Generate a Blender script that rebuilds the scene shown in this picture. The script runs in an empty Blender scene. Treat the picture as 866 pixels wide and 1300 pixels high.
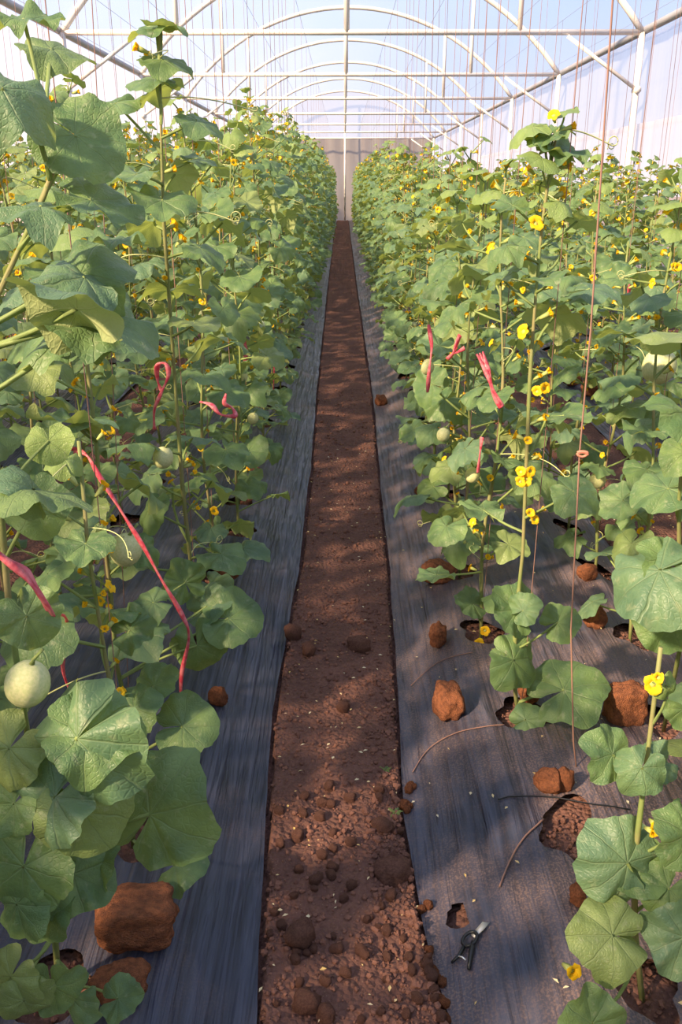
import bpy, math, random
import numpy as np
from mathutils import Vector, Matrix, noise as mnoise

# ------------------------------------------------------------------ camera, world, sun, exposure
SC = bpy.context.scene
COL = SC.collection
F_PX, PITCH, YAW, CAM_H = 1100.0, math.radians(20.76), math.radians(0.2), 1.6
cam_d = bpy.data.cameras.new('camera')
cam_d.sensor_fit = 'VERTICAL'; cam_d.sensor_height = 36.0; cam_d.lens = F_PX / 1300 * 36.0
cam_d.clip_start = 0.02; cam_d.clip_end = 500
cam = bpy.data.objects.new('camera', cam_d); COL.objects.link(cam)
cam.location = (0, 0, CAM_H)
cam.rotation_euler = (math.pi / 2 - PITCH, 0, YAW)
SC.camera = cam
CAM_R = Matrix.Rotation(YAW, 3, 'Z') @ Matrix.Rotation(math.pi / 2 - PITCH, 3, 'X')

world = bpy.data.worlds.new('sky'); SC.world = world; world.use_nodes = True
wn = world.node_tree; wn.nodes.clear()
w_out = wn.nodes.new('ShaderNodeOutputWorld'); w_bg = wn.nodes.new('ShaderNodeBackground')
w_tc = wn.nodes.new('ShaderNodeTexCoord'); w_sep = wn.nodes.new('ShaderNodeSeparateXYZ')
w_ramp = wn.nodes.new('ShaderNodeValToRGB')
w_ramp.color_ramp.elements[0].position = 0.0; w_ramp.color_ramp.elements[0].color = (0.74, 0.73, 0.82, 1)
w_ramp.color_ramp.elements[1].position = 0.9; w_ramp.color_ramp.elements[1].color = (0.52, 0.64, 0.92, 1)
e = w_ramp.color_ramp.elements.new(0.16); e.color = (0.56, 0.67, 0.92, 1)
wn.links.new(w_tc.outputs['Generated'], w_sep.inputs[0]); wn.links.new(w_sep.outputs['Z'], w_ramp.inputs[0])
wn.links.new(w_ramp.outputs[0], w_bg.inputs[0]); wn.links.new(w_bg.outputs[0], w_out.inputs[0])
w_bg.inputs[1].default_value = 0.96

SUN_DIR = Vector((0.64, 0.54, -0.56)).normalized()          # direction the light travels
sun_d = bpy.data.lights.new('sun', 'SUN'); sun_d.energy = 10.0; sun_d.angle = math.radians(3.0)
sun_d.color = (1.0, 0.74, 0.46)
sun = bpy.data.objects.new('sun', sun_d); COL.objects.link(sun)
sun.rotation_euler = SUN_DIR.to_track_quat('-Z', 'Y').to_euler()

SC.view_settings.view_transform = 'Standard'; SC.view_settings.look = 'None'
SC.view_settings.gamma = 1.0; SC.view_settings.use_curve_mapping = False
SC.view_settings.exposure = 0.46

# ------------------------------------------------------------------ helpers
def P(px, py, d):
    """world point on the ray through photo pixel (px,py) at distance d along the greenhouse"""
    v = CAM_R @ Vector(((px - 433) / F_PX, (650 - py) / F_PX, -1.0))
    t = d / v.y
    return Vector((v.x * t, d, CAM_H + v.z * t))

def lerp_table(t, tab):
    return float(np.interp(t, [a for a, _ in tab], [b for _, b in tab]))

def vnoise(x, y, seed=0):
    x = np.asarray(x, float); y = np.asarray(y, float)
    xi = np.floor(x).astype(np.int64); yi = np.floor(y).astype(np.int64)
    fx = x - xi; fy = y - yi
    fx = fx * fx * (3 - 2 * fx); fy = fy * fy * (3 - 2 * fy)
    def h(a, b):
        n = (a * 374761393 + b * 668265263 + seed * 982451653) & 0xFFFFFFFF
        n = ((n ^ (n >> 13)) * 1274126177) & 0xFFFFFFFF
        n = n ^ (n >> 16)
        return (n & 0xFFFF) / 65535.0
    return (h(xi, yi) * (1 - fx) + h(xi + 1, yi) * fx) * (1 - fy) + (h(xi, yi + 1) * (1 - fx) + h(xi + 1, yi + 1) * fx) * fy

def fbm(x, y, oct=3, seed=0):
    s = 0; a = 1; tot = 0
    for k in range(oct):
        s = s + a * vnoise(x * 2 ** k, y * 2 ** k, seed + k); tot += a; a *= 0.5
    return s / tot

class MB:
    def __init__(self): self.v = []; self.f = []; self.uv = []; self.m = []; self.tint = []
    def add(self, v, f, uv=None, mat=0, tint=0.5):
        o = len(self.v); self.v.extend(v); self.f.extend([tuple(i + o for i in q) for q in f])
        self.uv.extend(uv if uv is not None else [(0.0, 0.0)] * len(v))
        self.m.extend([mat] * len(f)); self.tint.extend([tint] * len(v))
    def tube(self, pts, radii, n=6, mat=0, cap=True):
        pts = [Vector(p) for p in pts]
        if not hasattr(radii, '__len__'): radii = [radii] * len(pts)
        v = []; f = []; up = Vector((0.31, 0.17, 0.93))
        for i, p in enumerate(pts):
            t = (pts[min(i + 1, len(pts) - 1)] - pts[max(i - 1, 0)]).normalized()
            a = t.cross(up)
            if a.length < 0.05: a = t.cross(Vector((1, 0, 0)))
            a.normalize(); b = t.cross(a)
            for k in range(n):
                w = 2 * math.pi * k / n
                v.append(p + (a * math.cos(w) + b * math.sin(w)) * radii[i])
        for i in range(len(pts) - 1):
            for k in range(n):
                f.append((i * n + k, i * n + (k + 1) % n, (i + 1) * n + (k + 1) % n, (i + 1) * n + k))
        if cap:
            f.append(tuple(range(n - 1, -1, -1))); f.append(tuple((len(pts) - 1) * n + k for k in range(n)))
        self.add([tuple(x) for x in v], f, mat=mat)
    def box(self, a, b, mat=0):
        x0, y0, z0 = a; x1, y1, z1 = b
        self.add([(x0,y0,z0),(x1,y0,z0),(x1,y1,z0),(x0,y1,z0),(x0,y0,z1),(x1,y0,z1),(x1,y1,z1),(x0,y1,z1)],
                 [(0,3,2,1),(4,5,6,7),(0,1,5,4),(1,2,6,5),(2,3,7,6),(3,0,4,7)], mat=mat)
    def mesh(self, name, mats, smooth=True):
        me = bpy.data.meshes.new(name)
        me.from_pydata(self.v, [], self.f)
        for m in (mats if isinstance(mats, (list, tuple)) else [mats]): me.materials.append(m)
        uvl = me.uv_layers.new(name='UVMap')
        idx = np.empty(len(me.loops), np.int32); me.loops.foreach_get('vertex_index', idx)
        uvl.data.foreach_set('uv', np.asarray(self.uv, np.float32)[idx].ravel())
        me.polygons.foreach_set('material_index', np.asarray(self.m, np.int32))
        me.polygons.foreach_set('use_smooth', np.full(len(self.f), smooth))
        at = me.attributes.new('tint', 'FLOAT', 'POINT'); at.data.foreach_set('value', np.asarray(self.tint, np.float32))
        me.update()
        return me

def obj(name, mesh, parent=None, mat=None, loc=None):
    o = bpy.data.objects.new(name, mesh); COL.objects.link(o)
    if parent is not None: o.parent = parent
    if mat is not None: o.matrix_basis = mat
    elif loc is not None: o.location = loc
    return o

def tag(o, label=None, cat=None, group=None, kind=None):
    if label: o['label'] = label
    if cat: o['category'] = cat
    if group: o['group'] = group
    if kind: o['kind'] = kind
    return o

def empty(name, loc):
    o = bpy.data.objects.new(name, None); COL.objects.link(o); o.location = loc
    o.empty_display_size = 0.05
    return o

# ------------------------------------------------------------------ materials
class NT:
    def __init__(self, name):
        self.mat = bpy.data.materials.new(name); self.mat.use_nodes = True
        self.t = self.mat.node_tree; self.t.nodes.clear()
        self.out = self.t.nodes.new('ShaderNodeOutputMaterial')
    def n(self, typ, **kw):
        nd = self.t.nodes.new(typ)
        for k, v in kw.items():
            if k.startswith('i_'):
                key = k[2:]; key = int(key) if key.isdigit() else key.replace('_', ' ')
                nd.inputs[key].default_value = v
            else: setattr(nd, k, v)
        return nd
    def l(self, a, b): self.t.links.new(a, b)
    def math(self, op, a, b=None, c=None):
        nd = self.t.nodes.new('ShaderNodeMath'); nd.operation = op
        for i, x in enumerate((a, b, c)):
            if x is None: continue
            if isinstance(x, (int, float)): nd.inputs[i].default_value = x
            else: self.l(x, nd.inputs[i])
        return nd.outputs[0]
    def mix(self, fac, a, b, mode='MIX'):
        nd = self.t.nodes.new('ShaderNodeMix'); nd.data_type = 'RGBA'; nd.blend_type = mode
        for i, x in ((0, fac), (6, a), (7, b)):
            if isinstance(x, (int, float)): nd.inputs[i].default_value = x
            elif isinstance(x, tuple): nd.inputs[i].default_value = (*x, 1) if len(x) == 3 else x
            else: self.l(x, nd.inputs[i])
        return nd.outputs[2]
    def ramp(self, fac, a, b):
        nd = self.t.nodes.new('ShaderNodeMapRange'); nd.interpolation_type = 'SMOOTHSTEP'
        self.l(fac, nd.inputs[0]); nd.inputs[1].default_value = a; nd.inputs[2].default_value = b
        return nd.outputs[0]

def m_leaf(name, ca, cb, back, trans, vein):
    N = NT(name)
    uv = N.n('ShaderNodeUVMap', uv_map='UVMap'); sep = N.n('ShaderNodeSeparateXYZ'); N.l(uv.outputs[0], sep.inputs[0])
    wz = N.n('ShaderNodeTexNoise'); wz.inputs['Scale'].default_value = 3.0; N.l(uv.outputs[0], wz.inputs['Vector'])
    th = N.math('ADD', N.math('ARCTAN2', sep.outputs[0], sep.outputs[1]), N.math('MULTIPLY', N.math('SUBTRACT', wz.outputs[0], 0.5), 0.35))
    r = N.math('SQRT', N.math('ADD', N.math('MULTIPLY', sep.outputs[0], sep.outputs[0]), N.math('MULTIPLY', sep.outputs[1], sep.outputs[1])))
    per = 0.74
    fr = N.math('ABSOLUTE', N.math('SUBTRACT', N.math('FRACT', N.math('ADD', N.math('DIVIDE', th, per), 10.5)), 0.5))
    dist = N.math('MULTIPLY', N.math('MULTIPLY', fr, per), r)
    v1 = N.math('SUBTRACT', 1.0, N.ramp(dist, 0.003, 0.013))
    vo = N.n('ShaderNodeTexVoronoi', feature='DISTANCE_TO_EDGE'); vo.inputs['Scale'].default_value = 21.0; N.l(uv.outputs[0], vo.inputs['Vector'])
    v2 = N.math('MULTIPLY', N.math('SUBTRACT', 1.0, N.ramp(vo.outputs['Distance'], 0.0, 0.2)), 0.26)
    vm = N.math('MAXIMUM', v1, v2)
    oi = N.n('ShaderNodeObjectInfo'); at = N.n('ShaderNodeAttribute', attribute_name='tint')
    rnd = N.math('FRACT', N.math('ADD', oi.outputs['Random'], at.outputs['Fac']))
    nz = N.n('ShaderNodeTexNoise', noise_dimensions='4D'); nz.inputs['Scale'].default_value = 3.2; nz.inputs['Detail'].default_value = 4
    N.l(uv.outputs[0], nz.inputs['Vector']); N.l(N.math('MULTIPLY', rnd, 40.0), nz.inputs['W'])
    col = N.mix(N.ramp(nz.outputs[0], 0.3, 0.7), ca, cb)
    # some leaves are older and yellower, some bluer with bloom
    col = N.mix(N.math('MULTIPLY', N.ramp(rnd, 0.84, 1.0), 0.45), col, (0.36, 0.40, 0.13))
    col = N.mix(N.math('MULTIPLY', N.math('SUBTRACT', 1.0, N.ramp(rnd, 0.0, 0.4)), 0.5), col, (0.115, 0.215, 0.165))
    # pale powdery spots and brown flecks
    n2 = N.n('ShaderNodeTexNoise', noise_dimensions='4D'); n2.inputs['Scale'].default_value = 9; n2.inputs['Detail'].default_value = 5
    N.l(uv.outputs[0], n2.inputs['Vector']); N.l(N.math('MULTIPLY', rnd, 17.0), n2.inputs['W'])
    col = N.mix(N.math('MULTIPLY', N.ramp(n2.outputs[0], 0.56, 0.74), 0.55), col, (0.36, 0.40, 0.25))
    col = N.mix(N.math('MULTIPLY', vm, 0.30), col, vein)
    geo = N.n('ShaderNodeNewGeometry')
    bcol = N.mix(N.math('MULTIPLY', vm, 0.6), back, (0.46, 0.50, 0.24))
    fcol = N.mix(geo.outputs['Backfacing'], col, bcol)
    pr = N.n('ShaderNodeBsdfPrincipled', i_Roughness=0.50)
    pr.inputs['Specular IOR Level'].default_value = 0.42
    N.l(fcol, pr.inputs['Base Color'])
    rg = N.n('ShaderNodeMapRange'); N.l(geo.outputs['Backfacing'], rg.inputs[0]); rg.inputs[3].default_value = 0.46; rg.inputs[4].default_value = 0.75
    N.l(rg.outputs[0], pr.inputs['Roughness'])
    hgt = N.math('ADD', N.math('MULTIPLY', vm, -0.55), N.math('MULTIPLY', n2.outputs[0], 0.7))
    bp = N.n('ShaderNodeBump', i_Strength=0.6, i_Distance=0.006); N.l(hgt, bp.inputs['Height']); N.l(bp.outputs[0], pr.inputs['Normal'])
    tr = N.n('ShaderNodeBsdfTranslucent')
    N.l(N.mix(N.math('MULTIPLY', vm, 0.35), trans, (0.16, 0.26, 0.05)), tr.inputs[0])
    mx = N.n('ShaderNodeMixShader', i_0=0.34); N.l(pr.outputs[0], mx.inputs[1]); N.l(tr.outputs[0], mx.inputs[2])
    N.l(mx.outputs[0], N.out.inputs[0])
    return N.mat

def m_simple(name, col, rough=0.6, col2=None, scale=20, bump=0.0, spec=0.4, trans=None, tfac=0.3, metallic=0.0, bscale=None, lo=0.35, hi=0.65, stretch=None):
    N = NT(name)
    pr = N.n('ShaderNodeBsdfPrincipled', i_Roughness=rough); pr.inputs['Specular IOR Level'].default_value = spec
    pr.inputs['Metallic'].default_value = metallic
    tc = N.n('ShaderNodeTexCoord'); vec = tc.outputs['Object']
    if stretch:
        mp = N.n('ShaderNodeMapping'); mp.inputs['Scale'].default_value = stretch; N.l(vec, mp.inputs[0]); vec = mp.outputs[0]
    if col2 is not None:
        nz = N.n('ShaderNodeTexNoise'); nz.inputs['Scale'].default_value = scale; nz.inputs['Detail'].default_value = 5
        N.l(vec, nz.inputs['Vector']); N.l(N.mix(N.ramp(nz.outputs[0], lo, hi), col, col2), pr.inputs['Base Color'])
    else: pr.inputs['Base Color'].default_value = (*col, 1)
    if bump:
        nb = N.n('ShaderNodeTexNoise'); nb.inputs['Scale'].default_value = bscale or scale * 3; nb.inputs['Detail'].default_value = 6
        N.l(vec, nb.inputs['Vector'])
        bp = N.n('ShaderNodeBump', i_Strength=bump, i_Distance=0.01); N.l(nb.outputs[0], bp.inputs['Height']); N.l(bp.outputs[0], pr.inputs['Normal'])
    if trans:
        tr = N.n('ShaderNodeBsdfTranslucent'); tr.inputs[0].default_value = (*trans, 1)
        mx = N.n('ShaderNodeMixShader', i_0=tfac); N.l(pr.outputs[0], mx.inputs[1]); N.l(tr.outputs[0], mx.inputs[2]); N.l(mx.outputs[0], N.out.inputs[0])
    else: N.l(pr.outputs[0], N.out.inputs[0])
    return N.mat

def m_film(name, clear, tint, body, noise_amt=0.0, stretch=(1, 1, 1)):
    """greenhouse sheeting: part clear, part milky"""
    N = NT(name)
    tp = N.n('ShaderNodeBsdfTransparent'); tp.inputs[0].default_value = (*tint, 1)
    df = N.n('ShaderNodeBsdfDiffuse'); df.inputs[0].default_value = (*body, 1)
    tr = N.n('ShaderNodeBsdfTranslucent'); tr.inputs[0].default_value = (*body, 1)
    m1 = N.n('ShaderNodeMixShader', i_0=0.62); N.l(df.outputs[0], m1.inputs[1]); N.l(tr.outputs[0], m1.inputs[2])
    m2 = N.n('ShaderNodeMixShader', i_0=clear); N.l(m1.outputs[0], m2.inputs[1]); N.l(tp.outputs[0], m2.inputs[2])
    if noise_amt:
        tc = N.n('ShaderNodeTexCoord'); mp = N.n('ShaderNodeMapping'); mp.inputs['Scale'].default_value = stretch
        N.l(tc.outputs['Object'], mp.inputs[0]); nz = N.n('ShaderNodeTexNoise'); nz.inputs['Scale'].default_value = 1.0; nz.inputs['Detail'].default_value = 4
        N.l(mp.outputs[0], nz.inputs['Vector'])
        mr = N.n('ShaderNodeMapRange'); N.l(nz.outputs[0], mr.inputs[0]); mr.inputs[1].default_value = 0.25; mr.inputs[2].default_value = 0.75
        mr.inputs[3].default_value = clear - noise_amt; mr.inputs[4].default_value = clear + noise_amt
        N.l(mr.outputs[0], m2.inputs[0])
    N.l(m2.outputs[0], N.out.inputs[0])
    return N.mat

def m_mulch(name, dlo, dhi, damt):
    N = NT(name)
    tc = N.n('ShaderNodeTexCoord')
    mp = N.n('ShaderNodeMapping'); mp.inputs['Scale'].default_value = (34, 1.3, 10); N.l(tc.outputs['Object'], mp.inputs[0])
    cr = N.n('ShaderNodeTexNoise'); cr.inputs['Scale'].default_value = 1.0; cr.inputs['Detail'].default_value = 4; cr.inputs['Distortion'].default_value = 0.6
    N.l(mp.outputs[0], cr.inputs['Vector'])
    mp2 = N.n('ShaderNodeMapping'); mp2.inputs['Scale'].default_value = (10, 2.6, 6); mp2.inputs['Rotation'].default_value = (0, 0, 0.5)
    N.l(tc.outputs['Object'], mp2.inputs[0])
    c2 = N.n('ShaderNodeTexNoise'); c2.inputs['Scale'].default_value = 1.0; c2.inputs['Detail'].default_value = 3; N.l(mp2.outputs[0], c2.inputs['Vector'])
    du = N.n('ShaderNodeTexNoise'); du.inputs['Scale'].default_value = 2.1; du.inputs['Detail'].default_value = 7; du.inputs['Roughness'].default_value = 0.65
    N.l(tc.outputs['Object'], du.inputs['Vector'])
    fn = N.n('ShaderNodeTexNoise'); fn.inputs['Scale'].default_value = 190; fn.inputs['Detail'].default_value = 3; N.l(tc.outputs['Object'], fn.inputs['Vector'])
    col = N.mix(N.ramp(cr.outputs[0], 0.30, 0.70), (0.019, 0.023, 0.042), (0.050, 0.058, 0.098))
    dust = N.math('MULTIPLY', N.ramp(du.outputs[0], dlo, dhi), N.math('ADD', damt * .5, N.math('MULTIPLY', N.ramp(fn.outputs[0], 0.45, 0.62), damt)))
    col = N.mix(dust, col, (0.21, 0.14, 0.125))
    pr = N.n('ShaderNodeBsdfPrincipled'); pr.inputs['Specular IOR Level'].default_value = 0.36
    N.l(col, pr.inputs['Base Color'])
    mr = N.n('ShaderNodeMapRange'); N.l(dust, mr.inputs[0]); mr.inputs[3].default_value = 0.36; mr.inputs[4].default_value = 0.66; N.l(mr.outputs[0], pr.inputs['Roughness'])
    h = N.math('ADD', N.math('MULTIPLY', cr.outputs[0], 1.0), N.math('MULTIPLY', c2.outputs[0], 1.5))
    bp = N.n('ShaderNodeBump', i_Strength=0.62, i_Distance=0.03); N.l(h, bp.inputs['Height']); N.l(bp.outputs[0], pr.inputs['Normal'])
    N.l(pr.outputs[0], N.out.inputs[0])
    return N.mat

def m_soil(name):
    N = NT(name)
    tc = N.n('ShaderNodeTexCoord')
    a = N.n('ShaderNodeTexNoise'); a.inputs['Scale'].default_value = 3.0; a.inputs['Detail'].default_value = 8; a.inputs['Roughness'].default_value = 0.65
    b = N.n('ShaderNodeTexVoronoi'); b.inputs['Scale'].default_value = 75
    c = N.n('ShaderNodeTexNoise'); c.inputs['Scale'].default_value = 60; c.inputs['Detail'].default_value = 6
    for q in (a, b, c): N.l(tc.outputs['Object'], q.inputs['Vector'])
    col = N.mix(N.ramp(a.outputs[0], 0.35, 0.65), (0.122, 0.062, 0.052), (0.172, 0.085, 0.068))
    col = N.mix(N.math('MULTIPLY', N.ramp(c.outputs[0], 0.45, 0.75), 0.5), col, (0.215, 0.105, 0.072))
    hp = N.n('ShaderNodeTexVoronoi'); hp.inputs['Scale'].default_value = 120; N.l(tc.outputs['Object'], hp.inputs['Vector'])
    col = N.mix(N.math('MULTIPLY', N.math('LESS_THAN', hp.outputs['Distance'], 0.11), 0.35), col, (0.45, 0.36, 0.24))
    pr = N.n('ShaderNodeBsdfPrincipled', i_Roughness=0.95); pr.inputs['Specular IOR Level'].default_value = 0.15
    N.l(col, pr.inputs['Base Color'])
    h = N.math('ADD', N.math('MULTIPLY', b.outputs['Distance'], -0.8), N.math('MULTIPLY', c.outputs[0], 0.9))
    bp = N.n('ShaderNodeBump', i_Strength=0.9, i_Distance=0.012); N.l(h, bp.inputs['Height']); N.l(bp.outputs[0], pr.inputs['Normal'])
    N.l(pr.outputs[0], N.out.inputs[0])
    return N.mat

M = {}
M['leaf'] = m_leaf('leaf', (0.070, 0.150, 0.068), (0.165, 0.270, 0.100), (0.32, 0.38, 0.17), (0.40, 0.48, 0.09), (0.28, 0.36, 0.18))
M['young'] = m_leaf('young_leaf', (0.20, 0.30, 0.09), (0.25, 0.36, 0.11), (0.34, 0.42, 0.16), (0.36, 0.46, 0.07), (0.32, 0.40, 0.18))
M['stem'] = m_simple('stem', (0.20, 0.27, 0.085), 0.6, (0.31, 0.27, 0.13), 9, 0.3, 0.3, trans=(0.3, 0.35, 0.08), tfac=0.15)
M['petiole'] = m_simple('petiole', (0.20, 0.30, 0.09), 0.55, (0.29, 0.35, 0.13), 6, 0.15, 0.35, trans=(0.35, 0.42, 0.1), tfac=0.2)
M['tendril'] = m_simple('tendril', (0.48, 0.50, 0.22), 0.5)
M['petal'] = m_simple('petal', (0.88, 0.52, 0.010), 0.6, (0.92, 0.62, 0.03), 60, 0.1, 0.2, trans=(0.95, 0.62, 0.02), tfac=0.35)
M['calyx'] = m_simple('calyx', (0.36, 0.40, 0.12), 0.6)
M['melon'] = m_simple('melon_skin', (0.46, 0.50, 0.24), 0.5, (0.56, 0.56, 0.30), 14, 0.1, 0.35)
M['steel'] = m_simple('white_steel', (0.74, 0.71, 0.69), 0.45, (0.62, 0.58, 0.56), 3, 0.0, 0.5)
M['pipe'] = m_simple('grey_pipe', (0.27, 0.28, 0.32), 0.5, (0.35, 0.34, 0.37), 2)
M['string'] = m_simple('twine', (0.27, 0.15, 0.12), 0.8)
M['wire'] = m_simple('wire', (0.30, 0.28, 0.30), 0.5)
M['ribbon'] = m_simple('pink_ribbon', (0.66, 0.07, 0.12), 0.35, (0.80, 0.26, 0.30), 55, 0.25, 0.5, trans=(0.8, 0.12, 0.18), tfac=0.3)
M['mulch'] = m_mulch('black_mulch_film', .45, .75, .32); M['mulch_dusty'] = m_mulch('dusty_mulch_film', .34, .60, .6)
M['soil'] = m_soil('red_soil')
M['clod'] = m_simple('clod', (0.200, 0.080, 0.046), 0.95, (0.330, 0.125, 0.062), 9, 1.0, 0.12, bscale=38)
M['roof'] = m_film('roof_film', 0.84, (0.97, 0.98, 1.0), (0.62, 0.65, 0.74), 0.05, (0.7, 0.25, 0.7))
M['wall'] = m_film('wall_curtain', 0.52, (0.99, 0.96, 0.97), (0.90, 0.86, 0.87), 0.10, (1.0, 5.0, 0.3))
M['wall_up'] = m_film('wall_upper_net', 0.64, (0.93, 0.93, 0.96), (0.82, 0.80, 0.83), 0.08, (1.0, 3.0, 0.4))
M['end'] = m_film('end_net', 0.05, (0.8, 0.75, 0.7), (0.42, 0.375, 0.34), 0.04, (0.8, 0.8, 0.8))
M['fallen'] = m_simple('fallen_petal', (0.62, 0.42, 0.14), 0.8, (0.70, 0.60, 0.42), 3)
M['black'] = m_simple('black_plastic', (0.012, 0.013, 0.016), 0.32)
M['blade'] = m_simple('blade', (0.62, 0.60, 0.58), 0.35, (0.45, 0.43, 0.42), 40, metallic=0.4)
M['crumb'] = m_simple('crumb', (0.16, 0.079, 0.063), 0.95, (0.24, 0.116, 0.086), 14, 0.9, 0.12, bscale=60)
M['litter'] = m_simple('litter', (0.10, 0.06, 0.035), 0.9, (0.24, 0.15, 0.09), 60, 0.5)

# ------------------------------------------------------------------ ground levels
EL = [(-3, -.20), (1.0, -.175), (1.3, -.18), (1.8, -.205), (2.4, -.232), (3.5, -.20), (5, -.20), (6.9, -.225), (14, -.27), (29, -.34), (43, -.34)]
ER = [(-3, .24), (1.0, .245), (1.3, .215), (1.55, .185), (1.9, .165), (2.4, .18), (3.5, .205), (5, .215), (6.9, .235), (14, .22), (29, .21), (43, .21)]
def arr(t, tab): return np.interp(t, [a for a, _ in tab], [b for _, b in tab])
BEDS = [('R1', lambda y: arr(y, ER), lambda y: 1.29 + 0.03 * np.sin(y * 1.3)),
        ('L1', lambda y: -1.31 + 0.03 * np.sin(y * 1.1), lambda y: arr(y, EL)),
        ('R2', lambda y: 1.80 + 0.03 * np.sin(y * 1.7 + 1), lambda y: 2.95 + 0 * y),
        ('L2', lambda y: -2.95 + 0 * y, lambda y: -1.81 + 0.03 * np.sin(y * 1.2)),
        ('R3', lambda y: 3.30 + 0 * y, lambda y: 3.78 + 0 * y),
        ('L3', lambda y: -3.72 + 0 * y, lambda y: -3.30 + 0 * y)]
BED_H = 0.085
def sstep(a, b, x):
    t = np.clip((x - a) / (b - a), 0, 1); return t * t * (3 - 2 * t)
def film_z(x, y):
    """height of the film where a bed lies, else a very low value"""
    x = np.asarray(x, float); y = np.asarray(y, float); z = np.full(np.broadcast(x, y).shape, -9.0)
    for nm, fa, fb in BEDS:
        a = fa(y); b = fb(y); w = np.minimum(x - a, b - x)
        base = -0.006 + BED_H * sstep(-0.01, 0.30, w) + 0.012 * (fbm(x * 3.1, y * 2.2, 2, 5) - 0.5)
        wr = 0.016 * (fbm(x * 16, y * 1.5 + x * 2, 3, 9) - 0.5) + 0.034 * (fbm(x * 5 + y * 3.0, y * 1.6 - x * 2, 3, 21) - 0.5) * sstep(.03, .2, w)
        z = np.where(w > -0.012, base + wr * sstep(0, 0.06, w), z)
    return z
def soil_path(x, y):
    return 0.030 * (fbm(x * 5, y * 5, 2, 31) - 0.5) + 0.020 * (fbm(x * 17, y * 17, 2, 33) - 0.42) + 0.016 * np.maximum(0, fbm(x * 42, y * 42, 2, 35) - 0.48)
def soil_z(x, y):
    fz = film_z(x, y); p = soil_path(x, y)
    return np.where(fz > -1, fz - 0.030 - 0.5 * np.abs(p), p)

# ------------------------------------------------------------------ floor
def grid_object(name, xs, ys, zfun, mat, keep=None):
    X, Y = np.meshgrid(xs, ys); Z = zfun(X, Y)
    nx, ny = len(xs), len(ys)
    v = np.stack([X.ravel(), Y.ravel(), Z.ravel()], 1)
    i = np.arange(nx * ny).reshape(ny, nx)
    f = np.stack([i[:-1, :-1], i[:-1, 1:], i[1:, 1:], i[1:, :-1]], -1).reshape(-1, 4)
    me = bpy.data.meshes.new(name); me.from_pydata(v.tolist(), [], f.tolist()); me.materials.append(mat)
    me.polygons.foreach_set('use_smooth', np.ones(len(f), bool)); me.update()
    return obj(name, me)
xs = np.unique(np.round(np.concatenate([[-70, -30, -12, -6], np.arange(-4.2, -1.4, 0.10), np.arange(-1.4, -0.42, 0.022), np.arange(-0.42, 0.42, 0.0105),
                                np.arange(0.42, 1.40, 0.022), np.arange(1.4, 4.3, 0.05), [6, 12, 30, 70]]), 5))
ys = np.unique(np.round(np.concatenate([[-60, -20, -6], np.arange(-3, 0.9, 0.15), np.arange(0.9, 3.2, 0.0115), np.arange(3.2, 6, 0.025), np.arange(6, 12, 0.06),
                                np.arange(12, 43, 0.25), [50, 70, 120]]), 5))
floor = grid_object('floor', xs, ys, soil_z, M['soil']); tag(floor, 'bare red-brown soil ground of the greenhouse', kind='structure')

# ------------------------------------------------------------------ plant positions
rng = random.Random(7)
ROWS = {'R1': 0.55, 'R2': 1.06, 'R3': 2.08, 'R4': 2.62, 'R5': 3.52, 'L1': -0.52, 'L2': -1.07, 'L3': -2.10, 'L4': -2.64, 'L5': -3.48}
START = {'R1': 1.27, 'R2': 1.35, 'R3': 1.1, 'R4': 1.3, 'R5': 1.2, 'L1': 1.22, 'L2': 1.45, 'L3': 1.3, 'L4': 1.1, 'L5': 1.2}
plants = []      # dicts: row, x, y
HOLES = {}
for rw, X in ROWS.items():
    k = 0; y = START[rw]
    while y < 41.3:
        jx = rng.uniform(-.035, .035); jy = rng.uniform(-.05, .05)
        plants.append(dict(row=rw, x=X + jx, y=y + jy, k=k)); y += 0.5; k += 1
EXTRA_HOLES = [(0.575, 1.755, 0.075, 0.12), (0.262, 1.545, 0.022, 0.035)]   # the empty planting hole and a tear near the film edge

# hero plants take fixed spots (row, index) -> (x, y)
FIX = {('R1', 0): (0.615, 1.30), ('R1', 2): (0.545, 2.27), ('R1', 3): (0.50, 2.79), ('R1', 4): (0.49, 3.33),
       ('L1', 0): (-0.58, 1.30), ('L1', 1): (-0.53, 1.74), ('L1', 2): (-0.66, 2.28), ('L1', 3): (-0.51, 2.70), ('R2', 2): (0.98, 2.25), ('R2', 3): (1.05, 2.80)}
for p in plants:
    q = FIX.get((p['row'], p['k']))
    if q: p['x'], p['y'] = q
plants = [p for p in plants if (p['row'], p['k']) != ('R1', 1)]

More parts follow.
